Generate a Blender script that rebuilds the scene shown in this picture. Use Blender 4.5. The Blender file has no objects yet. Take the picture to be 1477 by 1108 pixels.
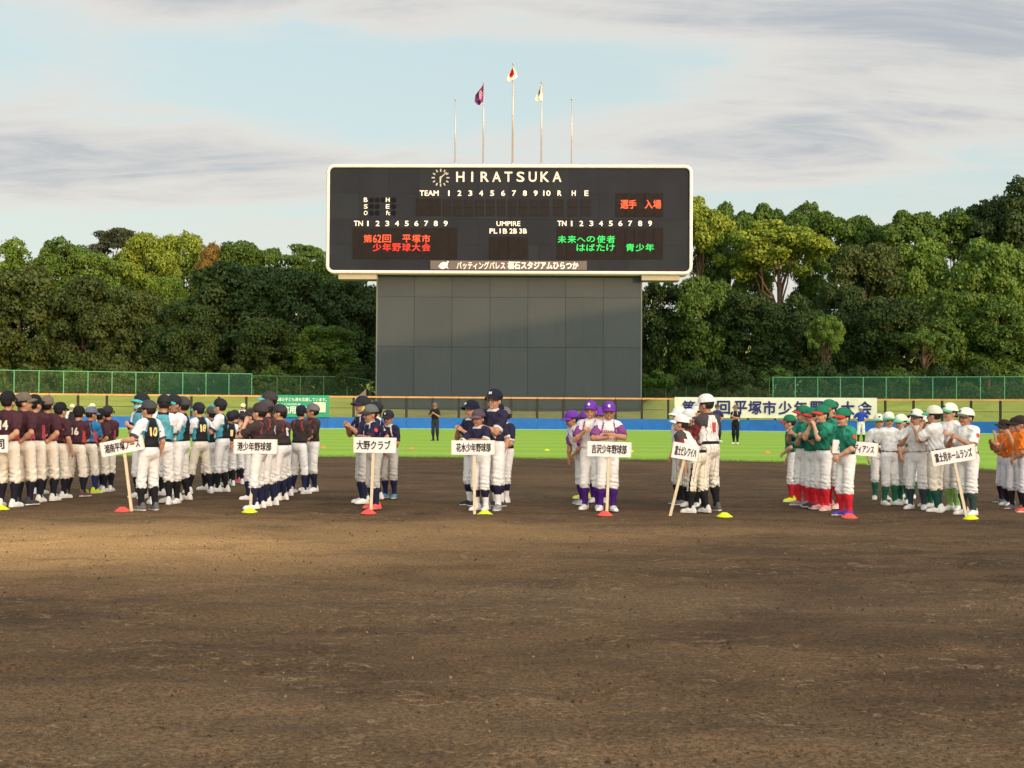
import bpy, math, random
import numpy as np
from mathutils import Vector, Matrix
from mathutils.bvhtree import BVHTree

scene = bpy.context.scene
R_ = math.radians
# ------------------------------------------------------------------ camera
F = 2000.0; CW, CH = 1477.0, 1108.0
CAMZ = 1.42
PITCH = math.atan(37.5 / F); ROLL = R_(0.35)
_f = Vector((0, math.cos(PITCH), math.sin(PITCH)))
_r0 = Vector((1, 0, 0)); _u0 = _r0.cross(_f)
_r = _r0 * math.cos(ROLL) + _u0 * math.sin(ROLL)
_u = -_r0 * math.sin(ROLL) + _u0 * math.cos(ROLL)
camd = bpy.data.cameras.new('camera'); cam = bpy.data.objects.new('camera', camd)
scene.collection.objects.link(cam); scene.camera = cam
camd.sensor_width = 36.0; camd.lens = 36.0 * F / CW
camd.clip_start = 0.1; camd.clip_end = 4000
m = Matrix((( _r.x, _u.x, -_f.x), (_r.y, _u.y, -_f.y), (_r.z, _u.z, -_f.z))).to_4x4()
m.translation = (0, 0, CAMZ); cam.matrix_world = m

# ------------------------------------------------------------------ sun and sky
SUN_EL = R_(6.5); SUN_AZ = R_(35)      # low, behind the camera and to its right
to_sun = Vector((math.sin(SUN_AZ) * math.cos(SUN_EL), -math.cos(SUN_AZ) * math.cos(SUN_EL), math.sin(SUN_EL)))
sd = bpy.data.lights.new('sun', 'SUN'); sd.energy = 2.0; sd.angle = R_(0.6); sd.color = (1.0, 0.55, 0.29)
sun = bpy.data.objects.new('sun', sd); scene.collection.objects.link(sun)
sun.rotation_euler = to_sun.to_track_quat('Z', 'Y').to_euler()

EXPOSURE = 0.85
vs = scene.view_settings
vs.view_transform = 'Standard'; vs.look = 'None'; vs.gamma = 1.0; vs.exposure = EXPOSURE; vs.use_curve_mapping = False

class NT:
    """tiny node-tree writer"""
    def __init__(s, tree): s.t = tree; s.n = tree.nodes; s.l = tree.links
    def new(s, typ, **kw):
        n = s.n.new(typ)
        for k, v in kw.items(): setattr(n, k, v)
        return n
    def put(s, sock, v):
        if isinstance(v, bpy.types.NodeSocket): s.l.new(v, sock)
        else: sock.default_value = v
    def math(s, op, a, b=None, c=None, clamp=False):
        n = s.new('ShaderNodeMath', operation=op, use_clamp=clamp)
        s.put(n.inputs[0], a)
        if b is not None: s.put(n.inputs[1], b)
        if c is not None: s.put(n.inputs[2], c)
        return n.outputs[0]
    def vmath(s, op, a, b=None):
        n = s.new('ShaderNodeVectorMath', operation=op); s.put(n.inputs[0], a)
        if b is not None: s.put(n.inputs[1], b)
        return n.outputs['Value'] if op in ('DOT_PRODUCT', 'LENGTH') else n.outputs[0]
    def mix(s, f, a, b, mode='MIX'):
        n = s.new('ShaderNodeMix', data_type='RGBA', blend_type=mode)
        s.put(n.inputs[0], f)
        for i, v in ((6, a), (7, b)):
            if isinstance(v, (tuple, list)) and len(v) == 3: v = (*v, 1)
            s.put(n.inputs[i], v)
        return n.outputs[2]
    def noise(s, vec, scale, detail=4, rough=0.5, dist=0.0):
        n = s.new('ShaderNodeTexNoise'); s.put(n.inputs['Vector'], vec)
        n.inputs['Scale'].default_value = scale; n.inputs['Detail'].default_value = detail
        n.inputs['Roughness'].default_value = rough; n.inputs['Distortion'].default_value = dist
        return n.outputs['Fac']
    def ramp(s, v, lo, hi, a=0.0, b=1.0):
        n = s.new('ShaderNodeMapRange'); n.interpolation_type = 'SMOOTHSTEP'
        s.put(n.inputs[0], v)
        for i, x in enumerate((lo, hi, a, b)): n.inputs[i + 1].default_value = x
        return n.outputs[0]
    def scale(s, vec, xyz):
        n = s.new('ShaderNodeMapping'); s.put(n.inputs[0], vec); n.inputs['Scale'].default_value = xyz
        return n.outputs[0]

SKY_BLUE = 0.12
world = bpy.data.worlds.new('World'); scene.world = world; world.use_nodes = True
w = NT(world.node_tree); w.n.clear()
sky = w.new('ShaderNodeTexSky', sky_type='NISHITA'); sky.sun_disc = False
sky.sun_elevation = SUN_EL
sky.sun_rotation = math.pi - SUN_AZ
sky.air_density = 1.0; sky.dust_density = 1.4; sky.ozone_density = 1.0
tc = w.new('ShaderNodeTexCoord'); D = w.vmath('NORMALIZE', tc.outputs['Generated'])
sep = w.new('ShaderNodeSeparateXYZ'); w.put(sep.inputs[0], D)
dx, dy, dz = sep.outputs
zz = w.math('ADD', w.math('MAXIMUM', dz, 0.0), 0.16)
comb = w.new('ShaderNodeCombineXYZ')
w.put(comb.inputs[0], w.math('DIVIDE', dx, zz)); w.put(comb.inputs[1], w.math('DIVIDE', dy, zz))
P = comb.outputs[0]
n1 = w.noise(w.scale(P, (0.42, 0.62, 1)), 1.15, 8, 0.58, 0.5)
n2 = w.noise(w.scale(P, (0.6, 1.5, 1)), 2.6, 8, 0.62, 0.9)
def blob(u0, v0, su, sv):
    a = w.math('POWER', w.math('DIVIDE', w.math('SUBTRACT', dx, u0), su), 2.0)
    b = w.math('POWER', w.math('DIVIDE', w.math('SUBTRACT', dz, v0), sv), 2.0)
    return w.math('EXPONENT', w.math('MULTIPLY', w.math('ADD', a, b), -1.0))
bl = None
for (u0, v0, su, sv, k) in ((0.22, 0.192, 0.17, 0.028, .34), (-0.30, 0.168, 0.19, 0.022, .27), (-0.18, 0.285, 0.17, 0.022, .30),
                            (0.31, 0.262, 0.14, 0.036, .58), (0.1, 0.268, 0.09, 0.012, .18), (-0.14, 0.225, 0.17, 0.028, -.20),
                            (0.02, 0.235, 0.1, 0.03, -.15), (0.33, 0.228, 0.09, 0.012, -.12)):
    t = w.math('MULTIPLY', blob(u0, v0, su, sv), k)
    bl = t if bl is None else w.math('ADD', bl, t)
bl = w.math('MULTIPLY', bl, w.math('ADD', w.math('MULTIPLY', n2, 2.0), -0.05))
dens = w.math('ADD', w.math('ADD', w.math('MULTIPLY', n1, 1.0), w.math('MULTIPLY', n2, 0.5)), bl)
cov = w.ramp(dens, 0.66, 0.90)
thick = w.math('MULTIPLY', w.ramp(dens, 0.76, 1.16), w.ramp(w.noise(w.scale(P, (0.9, 2.0, 1)), 3.2, 8, 0.65, 1.2), 0.30, 0.66, 0.45, 1.0))
skyb = w.mix(1.0, sky.outputs[0], (SKY_BLUE,) * 3, 'MULTIPLY')
# thin cloud takes the evening light, thick cloud is grey lilac; both brighten towards the low sun
glow = w.math('MAXIMUM', w.vmath('DOT_PRODUCT', D, tuple(to_sun)), 0.0)
gl = w.mix(1.0, (1, 1, 1), w.mix(w.math('POWER', glow, 1.4), (0, 0, 0), (5.6, 4.7, 4.15)), 'ADD')
hazeh = w.math('EXPONENT', w.math('MULTIPLY', w.math('MAXIMUM', dz, 0.0), -7.5))
pale = w.mix(hazeh, (0.345, 0.445, 0.465), (0.49, 0.44, 0.38))
cl = w.mix(thick, (0.45, 0.425, 0.395), (0.255, 0.268, 0.295))
blue = w.mix(0.75, skyb, pale)
col = w.mix(w.math('MULTIPLY', cov, 0.88), blue, cl)
vm = w.new('ShaderNodeVectorMath', operation='MULTIPLY'); w.put(vm.inputs[0], col); w.put(vm.inputs[1], gl)
bg = w.new('ShaderNodeBackground'); w.put(bg.inputs[0], vm.outputs[0]); bg.inputs[1].default_value = 1.0
wo = w.new('ShaderNodeOutputWorld'); w.l.new(bg.outputs[0], wo.inputs[0])

# ------------------------------------------------------------------ picture measurements -> places on the ground
def ray(px, py):
    return (_f + _r * ((px - CW / 2) / F) - _u * ((py - CH / 2) / F))
def ground(px, py, z=0.0):
    d = ray(px, py); t = (z - CAMZ) / d.z
    return Vector((d.x * t, d.y * t, z))
def at(px, py, Y):
    d = ray(px, py); t = Y / d.y
    return Vector((d.x * t, Y, CAMZ + d.z * t))
MPP = lambda Y: Y / F       # metres per photo pixel at depth Y

# ------------------------------------------------------------------ helpers
COL = scene.collection
def link(o, parent=None):
    COL.objects.link(o)
    if parent is not None: o.parent = parent
    return o
def mesh(name, v, f, mats=(), mi=None, smooth=False):
    me = bpy.data.meshes.new(name)
    v = np.asarray(v, dtype=np.float32).reshape(-1, 3)
    if isinstance(f, np.ndarray):
        nf, k = f.shape
        me.vertices.add(len(v)); me.vertices.foreach_set('co', v.ravel())
        me.loops.add(nf * k); me.loops.foreach_set('vertex_index', f.ravel().astype(np.int32))
        me.polygons.add(nf); me.polygons.foreach_set('loop_start', np.arange(0, nf * k, k, dtype=np.int32))
        me.update(calc_edges=True)
    else:
        me.from_pydata([tuple(map(float, x)) for x in v], [], f); me.update()
    for mt in mats: me.materials.append(mt)
    if mi is not None: me.polygons.foreach_set('material_index', np.asarray(mi, dtype=np.int32))
    if smooth: me.polygons.foreach_set('use_smooth', np.ones(len(me.polygons), dtype=bool))
    me.update()
    return me
def obj(name, me, parent=None, loc=None):
    o = bpy.data.objects.new(name, me); link(o, parent)
    if loc is not None: o.location = loc
    return o
def tag(o, label=None, cat=None, group=None, kind=None):
    if label: o['label'] = label
    if cat: o['category'] = cat
    if group: o['group'] = group
    if kind: o['kind'] = kind
    return o
def empty(name, loc, label=None, cat=None, group=None, rz=0.0):
    o = bpy.data.objects.new(name, None); link(o); o.location = loc; o.rotation_euler = (0, 0, rz)
    o.empty_display_size = 0.2
    return tag(o, label, cat, group)

class MB:
    def __init__(s): s.v = []; s.f = []
    def add(s, v, f):
        b = len(s.v); s.v += [tuple(x) for x in v]; s.f += [tuple(i + b for i in q) for q in f]; return s
    def box(s, lo, hi, M=None):
        (a, b, c), (d, e, g) = lo, hi
        v = [(a, b, c), (d, b, c), (d, e, c), (a, e, c), (a, b, g), (d, b, g), (d, e, g), (a, e, g)]
        if M is not None: v = [tuple(M @ Vector(x)) for x in v]
        return s.add(v, [(0, 3, 2, 1), (4, 5, 6, 7), (0, 1, 5, 4), (1, 2, 6, 5), (2, 3, 7, 6), (3, 0, 4, 7)])
    def tube(s, pts, rs, n=8, cap=True):
        pts = [Vector(p) for p in pts]; base = len(s.v)
        for i, p in enumerate(pts):
            d = (pts[min(i + 1, len(pts) - 1)] - pts[max(i - 1, 0)]).normalized()
            a = d.cross(Vector((0, 0, 1)) if abs(d.z) < .9 else Vector((0, 1, 0))).normalized(); b = d.cross(a)
            for k in range(n):
                t = 2 * math.pi * k / n
                s.v.append(tuple(p + (a * math.cos(t) + b * math.sin(t)) * rs[i]))
        for i in range(len(pts) - 1):
            for k in range(n):
                k2 = (k + 1) % n
                s.f.append((base + i * n + k, base + (i + 1) * n + k, base + (i + 1) * n + k2, base + i * n + k2))
        if cap:
            s.f.append(tuple(base + k for k in range(n)))
            s.f.append(tuple(base + (len(pts) - 1) * n + k for k in reversed(range(n))))
        return s
    def lathe(s, prof, n=20, c=(0, 0, 0)):
        base = len(s.v)
        for r, z in prof:
            for k in range(n):
                t = 2 * math.pi * k / n
                s.v.append((c[0] + r * math.cos(t), c[1] + r * math.sin(t), c[2] + z))
        for i in range(len(prof) - 1):
            for k in range(n):
                k2 = (k + 1) % n
                s.f.append((base + i * n + k, base + i * n + k2, base + (i + 1) * n + k2, base + (i + 1) * n + k))
        return s
    def mesh(s, name, mats=(), smooth=False): return mesh(name, s.v, s.f, mats, None, smooth)
    def obj(s, name, mats=(), parent=None, smooth=False, loc=None):
        return obj(name, s.mesh(name, mats, smooth), parent, loc)

def mat(name, color, rough=0.7, metal=0.0, var=0.0, vscale=4.0, bump=0.0, bscale=30.0, emit=None, spec=0.3, detail=4, streak=0.0):
    mt = bpy.data.materials.new(name); mt.use_nodes = True
    t = NT(mt.node_tree); b = t.n['Principled BSDF']
    b.inputs['Roughness'].default_value = rough; b.inputs['Metallic'].default_value = metal
    b.inputs['Specular IOR Level'].default_value = spec
    c = (*color, 1)
    if var or bump:
        co = t.new('ShaderNodeTexCoord').outputs['Object']
    if var:
        n = t.noise(co, vscale, detail, 0.6)
        f = t.ramp(n, 0.25, 0.75)
        t.put(b.inputs['Base Color'], t.mix(f, tuple(x * (1 - var) for x in color), tuple(min(1, x * (1 + var)) for x in color)))
    else: b.inputs['Base Color'].default_value = c
    if streak:
        co = t.new('ShaderNodeTexCoord').outputs['Object']; prev = b.inputs['Base Color'].links[0].from_socket if b.inputs['Base Color'].links else c
        f1 = t.ramp(t.noise(t.scale(co, (1.6, 1.6, .12)), 2.2, 6, .7), .46, .72); f2 = t.ramp(t.noise(co, .6, 5, .65), .40, .65)
        t.put(b.inputs['Base Color'], t.mix(t.math('MULTIPLY', t.math('MULTIPLY', f1, f2), streak), prev, tuple(x * .45 + .012 for x in color)))
    if bump:
        bn = t.new('ShaderNodeBump'); bn.inputs['Strength'].default_value = bump; bn.inputs['Distance'].default_value = 0.02
        t.put(bn.inputs['Height'], t.noise(co, bscale, 3, 0.5, 0.4)); t.put(b.inputs['Normal'], bn.outputs[0])
    if emit:
        b.inputs['Emission Color'].default_value = (*emit[0], 1); b.inputs['Emission Strength'].default_value = emit[1]
    return mt
_cloth = {}
def cloth(c, kind='plain'):
    key = (tuple(round(x, 3) for x in c), kind)
    if key in _cloth: return _cloth[key]
    mt = bpy.data.materials.new('cloth_' + kind); mt.use_nodes = True
    t = NT(mt.node_tree); b = t.n['Principled BSDF']
    b.inputs['Roughness'].default_value = 0.85; b.inputs['Specular IOR Level'].default_value = 0.2
    co = t.new('ShaderNodeTexCoord').outputs['Object']
    n = t.noise(co, 9.0, 4, 0.6)
    base = t.mix(t.ramp(n, .3, .7), tuple(x * .88 for x in c), tuple(min(1, x * 1.06) for x in c))
    if kind == 'pinstripe':
        s = t.new('ShaderNodeSeparateXYZ'); t.put(s.inputs[0], co)
        wv = t.math('FRACT', t.math('MULTIPLY', t.math('ADD', s.outputs[0], t.math('MULTIPLY', s.outputs[1], .25)), 26.0))
        base = t.mix(t.math('LESS_THAN', wv, 0.13), base, (.26, .22, .21))
    t.put(b.inputs['Base Color'], base)
    bn = t.new('ShaderNodeBump'); bn.inputs['Strength'].default_value = 0.5; bn.inputs['Distance'].default_value = 0.010
    t.put(bn.inputs['Height'], t.noise(t.scale(co, (1, 1, 1.9)), 11.0, 2, 0.45, 1.4)); t.put(b.inputs['Normal'], bn.outputs[0])
    _cloth[key] = mt
    return mt

# ---- lettering: text turned into mesh, cached, fitted into a box (w, h), lies in the XZ plane facing -Y
_dg = []
def text_mesh(body, w_, h_, bold=0.0, mats=(), extrude=0.004, space=1.0, keep=False):
    """bold is a share of the glyph height: strokes are thickened with shifted copies, each a hair in front of the last"""
    cu = bpy.data.curves.new('text', 'FONT'); cu.body = body; cu.size = 1.0
    cu.extrude = 0.0; cu.space_character = space; cu.resolution_u = 3
    o = bpy.data.objects.new('text', cu); COL.objects.link(o)
    dg = bpy.context.evaluated_depsgraph_get(); dg.update()
    me = bpy.data.meshes.new_from_object(o.evaluated_get(dg))
    COL.objects.unlink(o); bpy.data.objects.remove(o); bpy.data.curves.remove(cu)
    co = np.zeros(len(me.vertices) * 3, dtype=np.float32); me.vertices.foreach_get('co', co); co = co.reshape(-1, 3)
    fs = [tuple(p.vertices) for p in me.polygons]; bpy.data.meshes.remove(me)
    lo = co.min(0); hi = co.max(0); b = bold * h_ if len(body) < 4 else bold * h_ * .8
    b = min(b, w_ * .2)
    sx = (w_ - 2 * b) / max(1e-6, hi[0] - lo[0]); sz = (h_ - 2 * b) / max(1e-6, hi[1] - lo[1])
    if keep: sx = sz = min(sx, sz)
    out = np.zeros_like(co)
    out[:, 0] = (co[:, 0] - (lo[0] + hi[0]) / 2) * sx; out[:, 2] = (co[:, 1] - (lo[1] + hi[1]) / 2) * sz; out[:, 1] = -extrude
    V = []; Fs = []
    sh = [(0, 0)] if b <= 0 else [(0, 0), (b, b * .5), (-b, -b * .5), (b * .5, -b), (-b * .5, b)]
    for k, (ax, az) in enumerate(sh):
        base = len(V) * len(co); q = out.copy(); q[:, 0] += ax; q[:, 2] += az; q[:, 1] -= .0009 * k; V.append(q)
        Fs += [tuple(i + base for i in f) for f in fs]
    return mesh('lettering', np.concatenate(V), Fs, mats)

# ================================================================== GROUND
rnd = random.Random(7)
nrnd = np.random.RandomState(5)
def ground_mat(name, kind):
    mt = bpy.data.materials.new(name); mt.use_nodes = True
    t = NT(mt.node_tree); b = t.n['Principled BSDF']
    b.inputs['Specular IOR Level'].default_value = 0.15; b.inputs['Roughness'].default_value = 0.95
    co = t.new('ShaderNodeNewGeometry').outputs['Position']
    if kind == 'dirt':
        big = t.noise(co, 0.16, 4, 0.55, 0.6)
        mid = t.noise(t.scale(co, (0.7, 1.6, 1)), 0.9, 6, 0.62, 0.7)
        fine = t.noise(co, 34.0, 4, 0.7)
        grit = t.noise(co, 120.0, 3, 0.6)
        streak = t.noise(t.scale(co, (1.0, 1.5, 1)), 6.5, 4, 0.6, 1.4); gran = t.noise(co, 42.0, 9, 0.82)
        dark = (0.050, 0.028, 0.0135); midc = (0.102, 0.058, 0.028); light = (0.155, 0.090, 0.043)
        c = t.mix(t.ramp(mid, 0.34, 0.66), dark, midc)
        c = t.mix(t.math('MULTIPLY', t.ramp(big, .42, .68), 0.45), c, light)
        # broad paler golden patch on the left, and a paler belt crossing to the right
        s = t.new('ShaderNodeSeparateXYZ'); t.put(s.inputs[0], co); X, Y, _z = s.outputs
        warp = t.math('MULTIPLY', t.math('SUBTRACT', t.noise(co, 0.5, 4, .6), 0.5), 3.2)
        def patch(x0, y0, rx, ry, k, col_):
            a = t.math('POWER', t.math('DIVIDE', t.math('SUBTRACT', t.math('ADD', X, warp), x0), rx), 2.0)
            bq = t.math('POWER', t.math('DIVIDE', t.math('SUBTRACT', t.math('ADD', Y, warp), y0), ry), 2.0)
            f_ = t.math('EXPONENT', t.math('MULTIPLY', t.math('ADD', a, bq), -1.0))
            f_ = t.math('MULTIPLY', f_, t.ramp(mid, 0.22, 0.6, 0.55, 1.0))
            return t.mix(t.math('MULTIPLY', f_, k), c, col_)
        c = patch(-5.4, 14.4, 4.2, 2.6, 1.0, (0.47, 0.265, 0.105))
        c = patch(-0.8, 16.0, 4.6, 1.1, 0.75, (0.26, 0.148, 0.064))
        c = patch(-1.6, 6.0, 2.6, 1.0, 0.55, (0.175, 0.107, 0.056))
        c = patch(1.2, 5.4, 2.4, 0.7, 0.35, (0.16, 0.10, 0.055))
        c = patch(1.5, 10.3, 3.2, 0.8, 0.45, (0.17, 0.107, 0.058))
        c = patch(8.5, 20.5, 6.0, 2.2, 0.4, (0.07, 0.042, 0.024))
        c = patch(2.8, 8.7, 1.6, 0.22, 0.55, (0.05, 0.031, 0.018))
        # pale dry scuffs and cleat scrapes
        sc = t.math('MULTIPLY', t.ramp(streak, 0.565, 0.63), t.ramp(t.noise(co, 0.7, 4, .65), .40, .58))
        c = t.mix(t.math('MULTIPLY', sc, 0.50), c, (0.25, 0.165, 0.095))
        sp = t.ramp(grit, 0.62, 0.74); c = t.mix(t.math('MULTIPLY', sp, 0.35), c, (0.26, 0.175, 0.105))
        sp2 = t.ramp(fine, 0.30, 0.42, 1.0, 0.0); c = t.mix(t.math('MULTIPLY', sp2, 0.5), c, (0.055, 0.035, 0.022))
        gm = t.ramp(gran, .36, .64, .42, 1.62); gcol = t.new('ShaderNodeCombineColor')
        for i_ in range(3): t.put(gcol.inputs[i_], gm)
        c = t.mix(1.0, c, gcol.outputs[0], 'MULTIPLY')
        t.put(b.inputs['Base Color'], c)
        bn = t.new('ShaderNodeBump'); bn.inputs['Strength'].default_value = 0.9; bn.inputs['Distance'].default_value = 0.03
        hgt = t.math('ADD', t.math('MULTIPLY', fine, 0.35), t.math('ADD', t.math('MULTIPLY', grit, 0.14), t.math('MULTIPLY', t.noise(co, 7.0, 5, .65), 0.9)))
        t.put(bn.inputs['Height'], hgt); t.put(b.inputs['Normal'], bn.outputs[0])
    elif kind == 'turf':
        s = t.new('ShaderNodeSeparateXYZ'); t.put(s.inputs[0], co); X, Y, _z = s.outputs
        stripe = t.ramp(t.math('SINE', t.math('MULTIPLY', Y, 1.15)), -0.5, 0.5)
        c = t.mix(stripe, (0.225, 0.375, 0.044), (0.285, 0.44, 0.056))
        c = t.mix(t.math('MULTIPLY', t.ramp(t.noise(t.scale(co, (.25, 1, 1)), 0.7, 5, .65, .5), .35, .7), .55), c, (0.33, 0.46, 0.06))
        c = t.mix(t.math('MULTIPLY', t.ramp(t.noise(co, 9.0, 6, .8), .42, .66), .5), c, (0.17, 0.29, 0.035))
        far = t.ramp(Y, 84.0, 92.0); c = t.mix(t.math('MULTIPLY', far, 0.25), c, (0.20, 0.42, 0.075))
        t.put(b.inputs['Base Color'], c)
        bn = t.new('ShaderNodeBump'); bn.inputs['Strength'].default_value = 0.5; bn.inputs['Distance'].default_value = 0.03
        t.put(bn.inputs['Height'], t.noise(co, 30, 3, .6)); t.put(b.inputs['Normal'], bn.outputs[0])
    elif kind == 'bank':
        c = t.mix(t.ramp(t.noise(t.scale(co, (.6, 1, 2)), 0.5, 6, .65, .6), .32, .68), (0.22, 0.265, 0.045), (0.34, 0.37, 0.070))
        c = t.mix(t.math('MULTIPLY', t.ramp(t.noise(co, 5.0, 4, .7), .5, .75), .5), c, (0.13, 0.16, 0.04))
        s = t.new('ShaderNodeSeparateXYZ'); t.put(s.inputs[0], co)
        mid = t.math('EXPONENT', t.math('MULTIPLY', t.math('POWER', t.math('DIVIDE', t.math('SUBTRACT', s.outputs[0], -0.2), 11.5), 6.0), -1.0))
        c = t.mix(t.math('MULTIPLY', mid, 0.8), c, t.mix(t.ramp(t.noise(t.scale(co, (.5, 1, 3)), 1.6, 5, .7), .4, .6), (0.13, 0.145, 0.055), (0.24, 0.20, 0.13)))
        t.put(b.inputs['Base Color'], c)
    return mt

# the plain under everything, out to the horizon
far_m = mat('far_ground', (0.07, 0.075, 0.035), 0.95, var=.3, vscale=.05)
g = MB(); g.add([(-1500, -700, -0.03), (1500, -700, -0.03), (1500, 2500, -0.03), (-1500, 2500, -0.03)], [(0, 1, 2, 3)])
tag(g.obj('ground', [far_m]), kind='structure')

# outfield wall arc: centre and radius read from where the wall meets the grass
WC = Vector((1.5, 24.0)); WR = 77.0
def arc(R, a, z=0.0): return Vector((WC.x + R * math.sin(a), WC.y + R * math.cos(a), z))
A0, A1 = -0.80, 0.80

# infield dirt: fine sheet in front, with real low relief near the camera
gp = [(-260, 655.8), (-100, 657), (200, 659), (420, 659.4), (540, 659.6), (690, 660.6), (870, 663), (1030, 664.8), (1130, 667), (1250, 671), (1390, 676.5), (1500, 681), (1750, 694)]
edge = [ground(*p) for p in gp]
def edge_y(x):
    for a, b in zip(edge[:-1], edge[1:]):
        if a.x <= x <= b.x: return a.y + (b.y - a.y) * (x - a.x) / (b.x - a.x)
    return edge[0].y if x < edge[0].x else edge[-1].y
NX, NY = 330, 420
ys = 3.2 * (24.0 / 3.2) ** np.linspace(0, 1, NY)
v = np.zeros((NY, NX, 3), dtype=np.float32)
xs = np.linspace(-1, 1, NX)
v[..., 1] = ys[:, None]; v[..., 0] = xs[None, :] * (ys[:, None] * 0.46 + 1.0)
hh = np.zeros((NY, NX), dtype=np.float32)
for i in range(60):
    k = 2 ** nrnd.uniform(-0.5, 5.3); th = nrnd.uniform(0, math.tau)
    hh += (0.011 / max(k, 5.0)) * 1.0 * np.sin(k * (v[..., 0] * math.cos(th) + v[..., 1] * math.sin(th)) * 2.2 + nrnd.uniform(0, 6.28)).astype(np.float32)
# clods and cleat marks as random bumps at grid scale
hh += (nrnd.rand(NY, NX).astype(np.float32) ** 6) * 0.006
# footprints: shallow ovals
for i in range(150):
    fy = 3.4 * (22 / 3.4) ** nrnd.rand(); fx = nrnd.uniform(-1, 1) * (fy * 0.4 + .6); an = nrnd.uniform(-.9, .9)
    ddx = v[..., 0] - fx; ddy = v[..., 1] - fy
    a = (ddx * math.cos(an) + ddy * math.sin(an)) / 0.055; b = (-ddx * math.sin(an) + ddy * math.cos(an)) / 0.14
    q = a * a + b * b
    hh += (-0.012 * np.exp(-q * 1.2) + 0.006 * np.exp(-(np.sqrt(q) - 1.35) ** 2 * 8)).astype(np.float32)
fade = np.clip((ys - 3.2) / 0.3, 0, 1)[:, None] * np.clip((24 - ys) / 2.0, 0, 1)[:, None] * np.clip((1 - np.abs(xs)) / .04, 0, 1)[None, :]
v[..., 2] = 0.012 + hh * fade
idx = np.arange(NY * NX).reshape(NY, NX)
fq = np.stack([idx[:-1, :-1], idx[:-1, 1:], idx[1:, 1:], idx[1:, :-1]], -1).reshape(-1, 4)
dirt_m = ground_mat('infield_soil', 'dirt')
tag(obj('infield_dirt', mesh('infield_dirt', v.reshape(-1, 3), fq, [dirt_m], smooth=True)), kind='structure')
g = MB(); g.add([(-80, -30, 0), (80, -30, 0), (80, 60, 0), (-80, 60, 0)], [(0, 1, 2, 3)])
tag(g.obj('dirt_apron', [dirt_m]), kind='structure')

# loose clods and grit lying on the dirt
tet = np.array([[1, 0, -.3], [-.5, .87, -.3], [-.5, -.87, -.3], [0, 0, .9], [.5, .6, .35], [-.75, 0, .4], [.45, -.65, .3]], dtype=np.float32)
tf = np.array([[0, 1, 4], [1, 2, 5], [2, 0, 6], [0, 4, 6], [1, 5, 4], [2, 6, 5], [4, 3, 6], [4, 5, 3], [5, 6, 3]])
NC = 20000
cy = 3.6 * (19 / 3.6) ** (nrnd.rand(NC) ** 1.15); cx = nrnd.uniform(-1, 1, NC) * (cy * 0.42 + .3)
cs = 0.0022 + 0.0090 * nrnd.rand(NC) ** 7 + 0.00016 * cy
an = nrnd.uniform(0, 6.28, NC)
ca, sa = np.cos(an), np.sin(an)
cv = tet[None] * cs[:, None, None] * nrnd.uniform(.6, 1.3, (NC, 1, 3))
cv2 = cv.copy(); cv2[..., 0] = cv[..., 0] * ca[:, None] - cv[..., 1] * sa[:, None]; cv2[..., 1] = cv[..., 0] * sa[:, None] + cv[..., 1] * ca[:, None]
cv2[..., 0] += cx[:, None]; cv2[..., 1] += cy[:, None]; cv2[..., 2] += 0.014
cf = (tf[None] + (np.arange(NC) * 7)[:, None, None]).reshape(-1, 3)
clm = [mat('clod_soil', (0.095, 0.055, 0.028), .95), mat('clod_pale', (0.20, 0.13, 0.075), .95), mat('clod_dark', (0.04, 0.024, 0.013), .95)]
mi = np.repeat(nrnd.choice([0, 1, 2], NC, p=[.5, .14, .36]), 9)
tag(obj('dirt_clods', mesh('dirt_clods', cv2.reshape(-1, 3), cf, clm, mi)), 'loose clods and grit scattered over the infield dirt', kind='stuff')

# outfield grass sheet
turf_m = ground_mat('outfield_turf', 'turf')
vv = [(-80, edge_y(-80), 0.006)] + [(p.x, p.y, 0.006) for p in edge] + [(80, edge_y(80), 0.006)]
vv2 = []
for i in range(41):
    a = A0 + (A1 - A0) * i / 40; vv2.append(arc(WR + 0.1, a, 0.006))
me_v = []; me_f = []
M_ = 60
for i in range(M_ + 1):
    a = A0 + (A1 - A0) * i / M_
    b = arc(WR + .1, a, 0.006); x0 = b.x * 0.72
    me_v += [(x0, edge_y(x0) + 0.05 * math.sin(i * 2.7), 0.006), tuple(b)]
for i in range(M_): me_f.append((2 * i, 2 * i + 2, 2 * i + 3, 2 * i + 1))
tag(obj('outfield_grass', mesh('outfield_grass', me_v, me_f, [turf_m])), kind='structure')
# ragged lip of grass tufts along the cut edge
tv = []; tfc = []
for i in range(15000):
    x = rnd.uniform(-17, 19); y = edge_y(x) + rnd.random() ** 2 * 1.0 - 0.04
    h = rnd.uniform(.02, .05); a = rnd.uniform(0, 3.14); wd = 0.012; dx_ = math.cos(a) * wd; dy_ = math.sin(a) * wd
    b = len(tv); tv += [(x - dx_, y - dy_, 0.004), (x + dx_, y + dy_, 0.004), (x + rnd.uniform(-.02, .02), y + rnd.uniform(-.02, .02), h)]
    tfc.append((b, b + 1, b + 2))
tag(obj('grass_edge', mesh('grass_edge', tv, tfc, [mat('grass_blade', (0.15, 0.26, 0.04), .8, var=.3, vscale=2)])), 'ragged grass tufts along the edge of the infield dirt', kind='stuff')

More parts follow.
